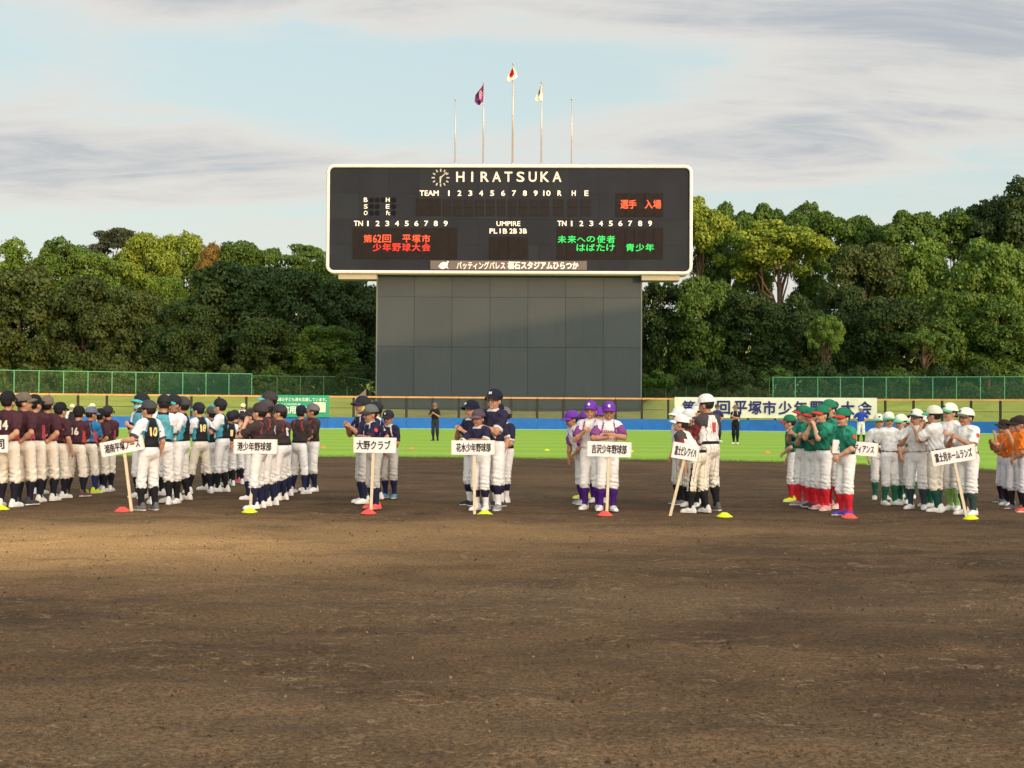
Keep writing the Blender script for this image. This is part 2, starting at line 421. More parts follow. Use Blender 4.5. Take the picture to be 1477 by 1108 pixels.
# grass bank behind the wall
def bank_h(r, x):
    k = max(0.0, min(1.0, (r - WR - 0.6) / 11.0)); k = k * k * (3 - 2 * k)
    side = max(0.0, min(1.0, (abs(x + 0.3) - 10.3) / 1.4))
    if r > WR + 70: return 2.45 + min(1.0, (r - WR - 70) / 26.0) * 9.0
    top = 1.55 + (2.45 - 1.55) * side
    return 0.55 + (top - 0.55) * k
bv = []; bf = []
rr = [WR + .35 + i * 0.6 for i in range(22)] + [WR + 14, WR + 20, WR + 40, WR + 70, WR + 78, WR + 86, WR + 96, WR + 160]
NA = 160
for r in rr:
    for i in range(NA + 1):
        a = A0 + (A1 - A0) * i / NA; p = arc(r, a); p.z = bank_h(r, p.x); bv.append(tuple(p))
for j in range(len(rr) - 1):
    for i in range(NA):
        bf.append((j * (NA + 1) + i, j * (NA + 1) + i + 1, (j + 1) * (NA + 1) + i + 1, (j + 1) * (NA + 1) + i))
tag(obj('grass_bank', mesh('grass_bank', bv, bf, [ground_mat('bank_grass', 'bank')], smooth=True)), kind='structure')

# ================================================================== OUTFIELD FENCE
blue_m = mat('blue_padding', (0.008, 0.125, 0.44), 0.5, var=.12, vscale=1.5, bump=.2, bscale=3, streak=.4)
post_m = mat('dark_brown_post', (0.030, 0.022, 0.018), 0.6)
orange_m = mat('orange_pad', (0.66, 0.31, 0.11), 0.6, var=.14, vscale=2, streak=.4)
pale_m = mat('pale_base_strip', (0.35, 0.55, 0.60), 0.7)
def net_mat(name, c, alpha):
    mt = bpy.data.materials.new(name); mt.use_nodes = True; t = NT(mt.node_tree)
    b = t.n['Principled BSDF']; b.inputs['Base Color'].default_value = (*c, 1); b.inputs['Roughness'].default_value = .8
    tr = t.new('ShaderNodeBsdfTransparent'); mx = t.new('ShaderNodeMixShader'); mx.inputs[0].default_value = alpha
    t.l.new(tr.outputs[0], mx.inputs[1]); t.l.new(b.outputs[0], mx.inputs[2])
    t.l.new(mx.outputs[0], t.n['Material Output'].inputs[0]); return mt
net_m = net_mat('fine_netting', (0.10, 0.11, 0.07), 0.20)
fence = empty('outfield_fence', arc(WR, 0), 'long outfield fence of blue padding, dark posts, netting and orange top rail', 'fence')
fo = Vector(fence.location)
STEP = 1.9 / WR
nseg = int((A1 - A0) / STEP)
def seg_box(mb, a0, a1, r0, r1, z0, z1):
    p = [arc(r0, a0), arc(r0, a1), arc(r1, a1), arc(r1, a0)]
    mb.add([(*(q.xy - fo.xy), z) for z in (z0, z1) for q in p], [(0, 3, 2, 1), (4, 5, 6, 7), (0, 1, 5, 4), (1, 2, 6, 5), (2, 3, 7, 6), (3, 0, 4, 7)])
i0 = round(-A0 / STEP)
for k in range(-i0, i0):
    a = (k + 0.18) * STEP
    s_ = MB(); seg_box(s_, a + .0001, a + STEP - .0001, WR, WR + .12, 0.035, 0.82); s_.obj('padding_panel', [blue_m], fence)
    if abs(a) < 0.62:
        s_ = MB(); c = arc(WR + .06, a); t_ = Vector((math.cos(a), -math.sin(a), 0)); n_ = Vector((math.sin(a), math.cos(a), 0))
        q = [c - t_ * .09 - n_ * .05, c + t_ * .09 - n_ * .05, c + t_ * .09 + n_ * .06, c - t_ * .09 + n_ * .06]
        s_.add([(*(z_.xy - fo.xy), h) for h in (0.822, 2.24) for z_ in q], [(0, 3, 2, 1), (4, 5, 6, 7), (0, 1, 5, 4), (1, 2, 6, 5), (2, 3, 7, 6), (3, 0, 4, 7)])
        s_.obj('post', [post_m], fence)
        s_ = MB(); p0, p1 = arc(WR + .075, a + .0016), arc(WR + .075, a + STEP - .0016)
        s_.add([(*(p0.xy - fo.xy), .83), (*(p1.xy - fo.xy), .83), (*(p1.xy - fo.xy), 2.23), (*(p0.xy - fo.xy), 2.23)], [(0, 1, 2, 3)])
        s_.obj('net_panel', [net_m], fence)
        s_ = MB(); p0, p1 = arc(WR + .06, a + .0014), arc(WR + .06, a + STEP - .0014)
        s_.tube([(*(p0.xy - fo.xy), 1.5), (*(p1.xy - fo.xy), 1.5)], [.014, .014], 5); s_.obj('wire', [post_m], fence)
    s_ = MB(); seg_box(s_, a + .0002, a + STEP - .0002, WR - .05, WR + .17, 2.245, 2.36); s_.obj('top_rail', [orange_m], fence)
s_ = MB()
for i in range(80):
    a = A0 + (A1 - A0) * i / 80; seg_box(s_, a, a + (A1 - A0) / 80, WR - .05, WR + .1, 0.0, 0.034)
s_.obj('base_strip', [pale_m], fence)

# banners tied to the fence
def fence_banner(px0, px1, py0, py1, off=0.09):
    """frame of a banner hanging on the fence between two picture columns: origin at its lower left, x along it"""
    def hit(px, py):
        d = ray(px, py); best = None
        for i in range(4000):
            t = 60 + i * 0.02
            p = Vector((d.x * t, d.y * t))
            if (p - WC).length > WR - off: return Vector((p.x, p.y, CAMZ + d.z * t))
    a, b = hit(px0, (py0 + py1) / 2), hit(px1, (py0 + py1) / 2)
    zt = hit((px0 + px1) / 2, py0).z; zb = hit((px0 + px1) / 2, py1).z
    return a, b, zb, zt
def fr_obj(name, me, parent, x, y, z):
    o = obj(name, me, parent); o.location = (x, y, z); return o
def wavy(w_, h_, nx=48, nz=8, amp=.02):
    vv = []; ff = []
    for j in range(nz + 1):
        for i in range(nx + 1):
            x = w_ * i / nx; z = h_ * j / nz
            vv.append((x, amp * math.sin(x * 2.1 + z) * math.sin(z * 2.5 + .6) + amp * .5 * math.sin(x * 5 + z * 3), z - (amp * .9) * math.sin(math.pi * ((x * 0.9) % 1)) * (1 if j == 0 else 0)))
    for j in range(nz):
        for i in range(nx): ff.append((j * (nx + 1) + i, j * (nx + 1) + i + 1, (j + 1) * (nx + 1) + i + 1, (j + 1) * (nx + 1) + i))
    return vv, ff
def banner(px0, px1, py0, py1, name, label, m_, off=.12):
    # hung in short flat stretches that follow the curve of the fence
    a, b, zb, zt = fence_banner(px0, px1, py0, py1, off)
    L = (b - a).length; ang = math.atan2(b.y - a.y, b.x - a.x)
    # push it clear of the bulge of the arc
    nrm = Vector((math.sin(ang), -math.cos(ang), 0)); sag = WR - math.sqrt(max(1, WR * WR - (L / 2) ** 2))
    org = Vector((a.x, a.y, zb)) + nrm * (0.02)
    root = empty(name, org, label, 'banner', rz=ang)
    vv, ff = wavy(L, zt - zb)
    bulge = lambda x: sag * (1 - ((x - L / 2) / (L / 2)) ** 2)
    vv = [(x, y + bulge(x), z) for x, y, z in vv]
    o = obj('cloth_sheet', mesh('cloth_sheet', vv, ff, [m_], smooth=True), root)
    return root, L, zt - zb, bulge
white_b = mat('banner_white', (0.76, 0.72, 0.60), .8, var=.07, vscale=1, bump=.5, bscale=3)
navy_m = mat('banner_navy', (0.020, 0.025, 0.13), .7)
root, L, H, bulge = banner(973, 1265, 573.5, 603, 'tournament_banner', 'wide white banner with navy lettering tied to the outfield fence', white_b)
def letters_on(root, L, H, items, mt, bulge, y0=-.06, bold=.02):
    for ch, cxp, czp, wp, hp in items:
        me = text_mesh(ch, wp, hp, bold, [mt], 0.0)
        co = np.zeros(len(me.vertices) * 3, dtype=np.float32); me.vertices.foreach_get('co', co); co = co.reshape(-1, 3)
        o = obj('lettering', me, root); o.location = (cxp, bulge(cxp) + y0, czp)
        o.rotation_euler = (0, 0, math.atan2(bulge(cxp + .2) - bulge(cxp - .2), .4))
txt = '第62回 平塚市少年野球大会'
cxs = {'第': 994, '62': 1019, '回': 1045, '平': 1070, '塚': 1091, '市': 1112, '少': 1134.5, '年': 1157, '野': 1180, '球': 1202, '大': 1224, '会': 1248}
items = [(ch, (x - 973) / 292 * L, H * .5, (.95 if ch != '62' else .9), .98) for ch, x in cxs.items()]
letters_on(root, L, H, items, navy_m, bulge, bold=.03)
for i in range(7):
    s_ = MB(); x = L * (i + .0) / 6; s_.tube([(x, bulge(min(max(x, 0), L)), H - .02), (x, bulge(min(max(x, 0), L)) + .05, H + .12)], [.012, .012], 5); s_.obj('tie', [post_m], root)
green_b = mat('banner_green', (0.035, 0.30, 0.17), .8, var=.06, vscale=1)
whit_m = mat('banner_print_white', (0.75, 0.78, 0.70), .8)
root, L, H, bulge = banner(376, 475, 570, 601.5, 'sponsor_banner', 'green banner with white lettering and a cream panel tied to the outfield fence', green_b)
letters_on(root, L, H, [('心に地域の子ども達を応援しています。', L * .53, H * .80, L * .86, .26), ('ひらつか地域密着', L * .38, H * .58, L * .40, .13), ('信用', L * .41, H * .33, .95, .56), ('金庫', L * .64, H * .33, .95, .56)], whit_m, bulge)
s_ = MB(); xx = L * .855; s_.box((xx - .43, bulge(xx) - .07, H * .22), (xx + .43, bulge(xx) - .05, H * .68)); s_.obj('cream_panel', [mat('cream_print', (.75, .70, .48), .8)], root)

# ================================================================== GREEN MESH FENCE ON TOP OF THE BANK
gpost_m = mat('green_post', (0.10, 0.36, 0.17), .5)
gnet_m = net_mat('green_mesh', (0.04, 0.12, 0.05), 0.13)
gscr_m = net_mat('green_windscreen', (0.008, 0.070, 0.036), 0.46)
gold_m = mat('aged_green_post', (0.07, 0.13, 0.06), .7)
def mesh_fence(px0, px1, label, ptop=None, old=False, dist=12.0, screen_from=None):
    R2 = WR + dist
    a0 = math.atan2(ray(px0, 560).x * 105 - WC.x, ray(px0, 560).y * 105 - WC.y) ; a1 = math.atan2(ray(px1, 560).x * 105 - WC.x, ray(px1, 560).y * 105 - WC.y)
    st = 1.74 / R2; n = max(2, round((a1 - a0) / st)); st = (a1 - a0) / n
    c0 = arc(R2, (a0 + a1) / 2)
    root = empty('mesh_fence', (c0.x, c0.y, bank_h(R2, c0.x)), label, 'fence')
    o_ = Vector(root.location); H_ = 1.72 if not old else 1.6
    pm = gold_m if old else gpost_m
    for i in range(n + 1):
        p = arc(R2, a0 + st * i) - Vector((o_.x, o_.y, 0)); zb = bank_h(R2, p.x + o_.x) - o_.z
        s_ = MB(); s_.tube([(p.x, p.y, zb - .1), (p.x, p.y, zb + H_ + .03)], [.032, .032], 6); s_.obj('post', [pm], root)
        if i < n:
            q = arc(R2, a0 + st * (i + 1)) - Vector((o_.x, o_.y, 0)); zq = bank_h(R2, q.x + o_.x) - o_.z
            sc_ = screen_from is not None and (a0 + st * i) > math.atan2(ray(screen_from, 560).x * 105 - WC.x, ray(screen_from, 560).y * 105 - WC.y)
            s_ = MB(); s_.add([(p.x, p.y, zb + .03), (q.x, q.y, zq + .03), (q.x, q.y, zq + H_), (p.x, p.y, zb + H_)], [(0, 1, 2, 3)]); s_.obj('net_panel', [gscr_m if sc_ else gnet_m], root)
            s_ = MB(); s_.tube([(p.x, p.y, zb + H_), (q.x, q.y, zq + H_)], [.026, .026], 5); s_.obj('rail', [pm], root)
mesh_fence(-60, 370, 'bright green mesh fence on the bank left of the scoreboard', screen_from=212)
mesh_fence(374, 541, 'dull aged mesh fence between the bright green fence and the scoreboard', old=True, dist=13.5)
mesh_fence(929, 1105, 'dull aged mesh fence just right of the scoreboard wall', old=True, dist=13.5)
mesh_fence(1111, 1560, 'bright green mesh fence on the bank at the far right', screen_from=1100)

# ================================================================== SCOREBOARD
YB = 108.0; BYAW = R_(-1.35)
bx = Vector((math.cos(BYAW), math.sin(BYAW), 0)); bn_ = Vector((math.sin(BYAW), -math.cos(BYAW), 0))   # along the face, towards the field
B0 = Vector((0, YB, 0))
def bd(px, py, off=0.0):
    """picture point on the board's face (pushed OFF metres towards the field) -> local x, z"""
    d = ray(px, py); p0 = B0 + bn_ * off - Vector((0, 0, CAMZ)); t = p0.dot(bn_) / d.dot(bn_)
    p = d * t + Vector((0, 0, CAMZ)); return (p - B0).dot(bx), p.z
face_m = mat('board_face', (0.0125, 0.0155, 0.023), .7, spec=.12, var=.14, vscale=.35)
face2_m = mat('board_face_lighter', (0.0145, 0.019, 0.025), .7, spec=.12, var=.1, vscale=.5)
led_m = mat('display_module', (0.0115, 0.0095, 0.0095), .7, spec=.1, var=.2, vscale=3)
ledd_m = mat('display_cell', (0.009, 0.009, 0.010), .6, spec=.12)
frame_m = mat('board_frame', (0.56, 0.54, 0.53), .5, var=.04, vscale=.6, streak=.6)
let_m = mat('board_lettering', (0.66, 0.66, 0.64), .6)
letg_m = mat('board_title_lettering', (0.50, 0.49, 0.47), .5)
sb = empty('scoreboard', (B0.x, B0.y, 1.4), 'big dark scoreboard with rounded cream frame on a grey panelled wall', 'scoreboard', rz=BYAW)
z0b = 1.4
def bobj(name, mb, mats, smooth=False):
    mb.v = [(x, y, z - z0b) for x, y, z in mb.v]
    return mb.obj(name, mats, sb, smooth)
xl, zt = bd(471, 236.8); xr, _ = bd(999.5, 237.5); _, zb = bd(735, 395.2)
zt = bd(735, 237.2)[1]
def rrect(x0, x1, z0, z1, r, n=8):
    pts = []
    for cx_, cz_, a in ((x1 - r, z1 - r, 0), (x0 + r, z1 - r, 90), (x0 + r, z0 + r, 180), (x1 - r, z0 + r, 270)):
        for i in range(n + 1):
            t = R_(a + 90 * i / n); pts.append((cx_ + r * math.cos(t), cz_ + r * math.sin(t)))
    return pts
# frame: rounded ring with a rolled profile and a deep casing behind it
FW = 0.25
prof = [(0.0, 2.2), (0.0, 0.06), (0.06, 0.0), (FW - .05, 0.0), (FW, 0.05), (FW, 0.22)]   # (inset, y)
mb = MB(); rings = []
for ins, yy in prof:
    rings.append([(x, yy, z) for x, z in rrect(xl + ins, xr - ins, zb + ins, zt - ins, max(.1, .62 - ins))])
n_ = len(rings[0]); vv = [p for r in rings for p in r]; ff = []
for j in range(len(rings) - 1):
    for i in range(n_): ff.append((j * n_ + i, (j + 1) * n_ + i, (j + 1) * n_ + (i + 1) % n_, j * n_ + (i + 1) % n_))
mb.add(vv, ff); bobj('frame', mb, [frame_m], True)
mb = MB(); mb.add([(x, 2.2, z) for x, z in rrect(xl, xr, zb, zt, .62)], [tuple(range(n_))]); bobj('back_panel', mb, [face_m])
# face: panels of real sheet, joints recessed
fx0, fx1, fz0, fz1 = xl + FW, xr - FW, zb + FW, zt - FW
mb = MB(); mb.add([(x, .20, z) for x, z in rrect(fx0 - .01, fx1 + .01, fz0 - .01, fz1 + .01, .34)], [tuple(reversed(range(n_)))]); bobj('backing', mb, [mat('board_joint', (.012, .012, .013), .7)])
ncx, ncz = 12, 4; pm_c = {}
for i in range(ncx):
    for j in range(ncz):
        a, b = fx0 + (fx1 - fx0) * i / ncx, fx0 + (fx1 - fx0) * (i + 1) / ncx
        c, d = fz0 + (fz1 - fz0) * j / ncz, fz0 + (fz1 - fz0) * (j + 1) / ncz
        cr = (i in (0, ncx - 1)) and (j in (0, ncz - 1))
        mb = MB()
        if cr:
            sx = 1 if i == 0 else -1; sz = 1 if j == 0 else -1
            ox = a if i == 0 else b; oz = c if j == 0 else d; ex = b if i == 0 else a; ez = d if j == 0 else c
            r = .34; arcp = [(ox + sx * (r - r * math.cos(R_(t))), oz + sz * (r - r * math.sin(R_(t)))) for t in range(0, 91, 15)]
            poly = arcp + [(ex - sx * .006, oz), (ex - sx * .006, ez - sz * .006), (ox, ez - sz * .006)]
            if sx * sz < 0: poly = poly[::-1]
            k = len(poly); mb.add([(x, .17, z) for x, z in poly], [tuple(range(k))])
        else:
            mb.box((a + .006, .17, c + .006), (b - .006, .20, d - .006))
        rz = random.Random(i * 7 + j)
        bobj('face_panel', mb, [face_m if rz.random() < .62 else face2_m])
# display areas
def plates(px0, px1, py0, py1, n, m_, name='display_module', y=.13, gap=.02, rows=1):
    for j in range(rows):
        for i in range(n):
            ax, az = bd(px0 + (px1 - px0) * i / n, py1 + (py0 - py1) * j / rows); bx_, bz_ = bd(px0 + (px1 - px0) * (i + 1) / n, py1 + (py0 - py1) * (j + 1) / rows)
            mb = MB(); mb.box((ax + gap, y, az + gap), (bx_ - gap, .168, bz_ - gap)); bobj(name, mb, [m_])
plates(508, 660, 328, 373.5, 11, led_m); plates(705, 762, 341, 373.5, 4, led_m)
plates(803, 957, 328, 374, 11, led_m); plates(888, 957, 278, 312.5, 5, led_m)
plates(600, 636, 285.5, 311, 1, led_m)
for i in range(10): plates(638.5 + i * 15.7, 638.5 + i * 15.7 + 12.5, 286.5, 311.5, 1, ledd_m, 'display_cell', gap=.015, rows=2)
for x in (798, 819, 837.5): plates(x, x + 15, 286.5, 311.5, 1, ledd_m, 'display_cell', gap=.015, rows=2)
# lamps of the count
lamp_m = mat('dark_lamp', (.006, .007, .010), .8, spec=.05)
def disc(px, py, r, m_, name='count_lamp'):
    x, z = bd(px, py); mb = MB(); pts = [(x + r * math.cos(t * math.pi / 7), .12, z + r * math.sin(t * math.pi / 7)) for t in range(14)]
    back = [(a, .17, c) for a, b, c in pts]; mb.add(pts + back, [tuple(range(14))] + [(i, 14 + i, 14 + (i + 1) % 14, (i + 1) % 14) for i in range(14)])
    bobj(name, mb, [m_])
for py, n in ((288, 3), (297.5, 2), (307, 2)):
    for i in range(n): disc(535.5 + i * 8.4, py, .19, lamp_m)
    disc(567.5, py, .2, lamp_m)
def btext(s, px0, px1, py0, py1, m_=let_m, bold=.02, y=.12, name='lettering', space=1.0):
    x0, z1 = bd(px0, py0); x1, z0 = bd(px1, py1)
    me = text_mesh(s, x1 - x0, z1 - z0, bold, [m_], 0.0, space)
    o = obj(name, me, sb); o.location = ((x0 + x1) / 2, y, (z0 + z1) / 2 - z0b); return o
for ch, a, b in (('H', 657.8, 669.8), ('I', 679.6, 682.4), ('R', 693, 705), ('A', 710, 722.5), ('T', 727.5, 739), ('S', 745, 756.5), ('U', 762.5, 774.2), ('K', 779.5, 792), ('A', 797, 809.8)):
    btext(ch, a, b, 247.3, 262.2, letg_m, .028)
btext('TEAM', 605, 632.5, 274.3, 282.2, bold=.03)
for s, x in (('1', 647.3), ('2', 662.6), ('3', 678.2), ('4', 693.8), ('5', 709.8), ('6', 725.6), ('7', 741.3), ('8', 757), ('9', 772.6), ('10', 788.8), ('R', 807), ('H', 827.6), ('E', 846)):
    wd = 10.5 if s == '10' else (2.1 if s == '1' else 5.8); btext(s, x - wd / 2, x + wd / 2, 274.4, 282.4, bold=.03)
for s, x, y in (('B', 527.2, 288), ('S', 527.2, 297.6), ('O', 527.2, 307), ('H', 559, 288), ('E', 559, 297.6), ('Fc', 559.6, 307)):
    btext(s, x - 2.7, x + 2.7, y - 3.2, y + 3.2, bold=.025)
for x0, xs_ in ((510, (530.3, 544.4, 558.3, 572.4, 586.4, 600.4, 614.5, 628.4, 642.6)), (804, (824.6, 838.6, 853, 866.8, 881, 895, 909, 923.5, 937.8))):
    btext('TN', x0, x0 + 13.2, 318.2, 325.8, bold=.03)
    for i, x in enumerate(xs_):
        wd = 2.1 if i == 0 else 5.8; btext(str(i + 1), x - wd / 2, x + wd / 2, 318.2, 326, bold=.03)
btext('UMPIRE', 716, 750.5, 318.8, 326, bold=.03); btext('PL', 706, 717.3, 329.4, 336.8, bold=.03)
for i, s in enumerate(('1B', '2B', '3B')): btext(s, 720.5 + i * 14.2, 731.5 + i * 14.2, 329.4, 336.8, bold=.03)
ledr = mat('lit_red', (.02, 0, 0), .5, emit=((1.0, 0.03, 0.012), 1.0)); ledo = mat('lit_orange', (.02, 0, 0), .5, emit=((1.0, 0.10, 0.025), 1.0))
ledg = mat('lit_green', (0, .02, 0), .5, emit=((0.01, 0.72, 0.11), 0.95))
def led(s, xs_, y0, y1, m_):
    for ch, x in zip(s, xs_): btext(ch, x - 6.1, x + 6.1, y0, y1, m_, .012, .115, 'lit_lettering')
led(['第', '62', '回', '平', '塚', '市'], (530.2, 543.7, 557.6, 586.2, 600.2, 614.3), 338.3, 349.8, ledo)
led('少年野球大会', (543.5, 557.8, 571.8, 586, 600, 614.5), 350.8, 362.2, ledr)
led('未来', (810.7, 824.9), 339.5, 350.5, ledg); led('使者', (867.2, 881.2), 339.5, 350.5, ledg); led('の', (852.2,), 340.5, 349, ledg)
led('へ', (838.3,), 342.5, 348.5, ledg)
led('はばたけ', (837.8, 852, 866.3, 880.8), 351.8, 362, ledg); led('青少年', (909, 923.2, 937.4), 351.3, 362.2, ledg)
for ch, x in (('選', 900.8), ('手', 912.6), ('入', 935.8), ('場', 948)): btext(ch, x - 5.8, x + 5.8, 288, 300.8, ledo, .02, .115, 'lit_lettering')
strip_m = mat('sponsor_strip', (.095, .082, .080), .6, var=.08, vscale=1)
x0, z1 = bd(620.5, 375.6); x1, z0 = bd(846.5, 389.2); mb = MB(); mb.box((x0, .14, z0), (x1, .168, z1)); bobj('sponsor_strip', mb, [strip_m])
btext('バッティングパレス', 658.5, 728.5, 377, 388.5, bold=.02); btext('相石スタジアムひらつか', 732, 834.5, 376.6, 388.7, bold=.042)
# batter emblem: helmet shape with a bat across it
ex, ez = bd(640, 382); s1 = MPP(YB)
mb = MB(); mb.add([(ex + s1 * a, .122, ez - s1 * b) for a, b in ((-8, 2), (-5, -2), (-1, -4.5), (3, -3.5), (6, -1), (5, 2), (7, 6), (3, 3.5), (0, 6), (-4, 5.5))], [tuple(range(9, -1, -1))])
mb.add([(ex + s1 * a, .118, ez - s1 * b) for a, b in ((1, 1), (5.5, -6), (7.5, -5), (3, 2))], [(3, 2, 1, 0)]); bobj('emblem', mb, [let_m])
# clock: twelve ticks and two hands
cxk, czk = bd(635.4, 256); clk = bobj('clock', MB().lathe([(.07, 0), (.07, .02)], 12, (0, 0, 0)), [let_m]); clk.rotation_euler = (R_(90), 0, 0); clk.location = (cxk, .12, czk); clk.data.transform(Matrix.Translation((0, 0, z0b)))
def bar(x, z, ang, r0, r1, wd, name, y=0.0):
    c, s = math.cos(ang), math.sin(ang); mb = MB()
    pts = [(r0, -wd), (r1, -wd * .8), (r1, wd * .8), (r0, wd)]
    P2 = [(p * s + q * c, p * c - q * s) for p, q in pts]
    mb.add([(a, y, b) for a, b in P2] + [(a, y + .03, b) for a, b in P2], [(0, 1, 2, 3), (3, 2, 1, 0), (0, 4, 5, 1), (1, 5, 6, 2), (2, 6, 7, 3), (3, 7, 4, 0)])
    o = obj(name, mb.mesh(name, [let_m]), clk_e); return o
COL.objects.unlink(clk); bpy.data.objects.remove(clk)
clk_e = bpy.data.objects.new('clock', MB().box((-.06, -.02, -.06), (.06, .03, .06)).mesh('clock', [let_m])); link(clk_e, sb); clk_e.location = (cxk, .12, czk - z0b)
for i in range(12): bar(0, 0, i * math.pi / 6, .50 if i % 3 else .46, .70, .055, 'hour_mark')
bar(0, 0, R_(48), -.12, .62, .05, 'minute_hand', -.03); bar(0, 0, R_(184), -.10, .42, .065, 'hour_hand', -.06)

# soffit boxes under both ends
sof_m = mat('soffit', (.30, .29, .23), .7, var=.06, vscale=.6)
for a, b in ((487, 542.5), (926, 981)):
    x0, z0 = bd(a, 403); x1, _ = bd(b, 403); mb = MB(); mb.box((x0, .35, zb - .42), (x1, 2.2, zb - .002)); bobj('soffit', mb, [sof_m])
# the wall below, of large sheets with open joints
wallm = [mat('grey_cladding', (.031, .043, .049), .6, var=.05, vscale=.4, streak=.55), mat('grey_cladding_pale', (.034, .046, .051), .6, var=.05, vscale=.4, streak=.55)]
WY = 1.25
def wl(px, py): return bd(px, py, -WY)
wx = [543.2, 597, 651.5, 706.3, 761, 815.5, 870, 925]; wz = [396, 429, 501, 574, 606]
for i in range(7):
    for j in range(4):
        a = wl(wx[i], 501)[0]; b = wl(wx[i + 1], 501)[0]; c = wl(735, wz[j + 1])[1]; d = min(wl(735, wz[j])[1], zb - .01)
        mb = MB(); mb.box((a + .012, WY, c + .012), (b - .012, WY + .06, d - .012)); bobj('wall_panel', mb, [wallm[(i * 3 + j) % 2]])
a = wl(543.2, 501)[0]; b = wl(925, 501)[0]
mb = MB(); mb.box((a + .03, WY + .05, .3), (b - .03, WY + 2.6, zb - .05)); bobj('wall_core', mb, [mat('joint_dark', (.018, .02, .02), .8)])
trim_m = mat('trim_grey', (.11, .125, .12), .6)
for q in (a, b):
    mb = MB(); mb.box((q - .05, WY - .03, .3), (q + .05, WY + 2.7, zb - .43)); bobj('corner_trim', mb, [trim_m])
# small concrete wing wall left of the board
p = at(520, 568, 106.5); mb = MB(); q = 1.0 / 1
mb.add([(-.5, 0, 0), (.4, 0, 0), (.4, 0, .85), (-.5, 0, .02), (-.5, .3, 0), (.4, .3, 0), (.4, .3, .85), (-.5, .3, .02)], [(0, 1, 2, 3), (4, 7, 6, 5), (0, 4, 5, 1), (1, 5, 6, 2), (2, 6, 7, 3), (3, 7, 4, 0)])
o = mb.obj('wing_wall', [mat('old_concrete', (.22, .15, .12), .85, var=.15, vscale=1.2)]); o.location = (p.x, 106.5, 2.1); tag(o, 'low sloping brown concrete wall beside the scoreboard foot', 'wall')
mb = MB(); mb.box((-.5, 0, -1.2), (.4, .3, 0.0)); me_ = mb.mesh('footing', [o.data.materials[0]]); obj('footing', me_, o)

# ================================================================== FLAGPOLES AND FLAGS
pole_m = mat('flagpole_metal', (.42, .38, .34), .4, metal=.5)
YP = 109.6
info = [(656.4, 142.5, .05, 'shorter bare flagpole furthest left above the scoreboard'), (697, 118.5, .06, 'flagpole that carries the purple flag'), (739.3, 91, .07, 'tallest flagpole in the middle with the red disc flag'),
        (780.8, 118, .06, 'flagpole that carries the white city flag'), (824.3, 142, .05, 'shorter bare flagpole furthest right above the scoreboard')]
poles = []
for px, py, r, lab in info:
    # foot on the roof of the board
    foot = at(px, 234, YP); foot.z = zt - 0.02; top = at(px, py, YP).z
    root = empty('flagpole', foot, lab, 'flagpole', 'flagpoles above the scoreboard')
    MB().tube([(0, 0, 0), (0, 0, (top - foot.z) * .6), (0, 0, top - foot.z - .1)], [r, r * .9, r * .62], 8).obj('pole', [pole_m], root, True)
    MB().lathe([(.001, -.12), (.07, -.1), (.09, -.03), (.06, .03), (.001, .06)], 8, (0, 0, top - foot.z)).obj('finial', [pole_m], root, True)
    MB().tube([(0, 0, 0), (0, 0, .35)], [r * 1.7, r * 1.7], 8).obj('base_sleeve', [pole_m], root)
    poles.append((foot, top))
def flag(name, label, pole, polyA, mats, emblem=None, rows=14, cols=18):
    """limp flag: hoist edge points and fly edge points in picture pixels relative to the pole, folded in depth"""
    foot, top = poles[pole]; px = info[pole][0]; s = MPP(YP)
    root = empty(name, (foot.x, foot.y, at(px, polyA[0][1], YP).z), label, 'flag')
    hoist, fly = polyA[1], polyA[2]
    zr = Vector(root.location).z
    vv = []; ff = []; mi_ = []
    def samp(line, t):
        t *= len(line) - 1; i = min(int(t), len(line) - 2); f_ = t - i
        return (line[i][0] * (1 - f_) + line[i + 1][0] * f_, line[i][1] * (1 - f_) + line[i + 1][1] * f_)
    for j in range(rows + 1):
        for i in range(cols + 1):
            u = i / cols; vq = j / rows
            a = samp(hoist, vq); b = samp(fly, vq)
            x = a[0] + (b[0] - a[0]) * u; y = a[1] + (b[1] - a[1]) * u
            dep = 0.30 * math.sin(u * 9 + vq * 2.0) * u ** .5
            vv.append((x * s, dep - .06, at(px, y, YP).z - zr))
    for j in range(rows):
        for i in range(cols):
            ff.append((j * (cols + 1) + i, (j + 1) * (cols + 1) + i, (j + 1) * (cols + 1) + i + 1, j * (cols + 1) + i + 1))
            u = (i + .5) / cols; vq = (j + .5) / rows
            mi_.append(emblem(u, vq) if emblem else 0)
    obj('cloth_sheet', mesh('cloth_sheet', vv, ff, mats, mi_, True), root)
fm = lambda n, c: mat(n, c, .8)
purple = fm('flag_purple', (.13, .03, .14)); white_f = fm('flag_white', (.78, .74, .62)); red_f = fm('flag_red', (.55, .012, .02)); lil = fm('flag_lilac', (.42, .25, .32)); gr = fm('flag_greygreen', (.15, .18, .16))
def emb_p(u, v_):
    r = math.hypot((u - .42) / .30, (v_ - .52) / .24)
    return 1 if (.72 < r < 1.0 or r < .42 or (abs(u - .42) < .05 and r < 1)) else 0
flag('purple_flag', 'purple flag with a pale round emblem hanging from its pole', 1, ((0, 122), [(-.5, 122.5), (-.5, 134), (-.5, 147)], [(-.8, 122.5), (-12, 138), (-13, 148), (-8.5, 153)]), [purple, lil], emb_p, 18, 22)
flag('sun_disc_flag', 'white flag with a red disc on the tallest pole', 2, ((0, 96), [(0.5, 96), (4, 104), (7, 110.5), (1, 115)], [(-.5, 97), (-4, 104), (-8, 112), (-8, 118.5)]), [white_f, red_f],
     lambda u, v_: 1 if math.hypot((u - .62) / .34, (v_ - .42) / .25) < 1 else 0, 20, 20)
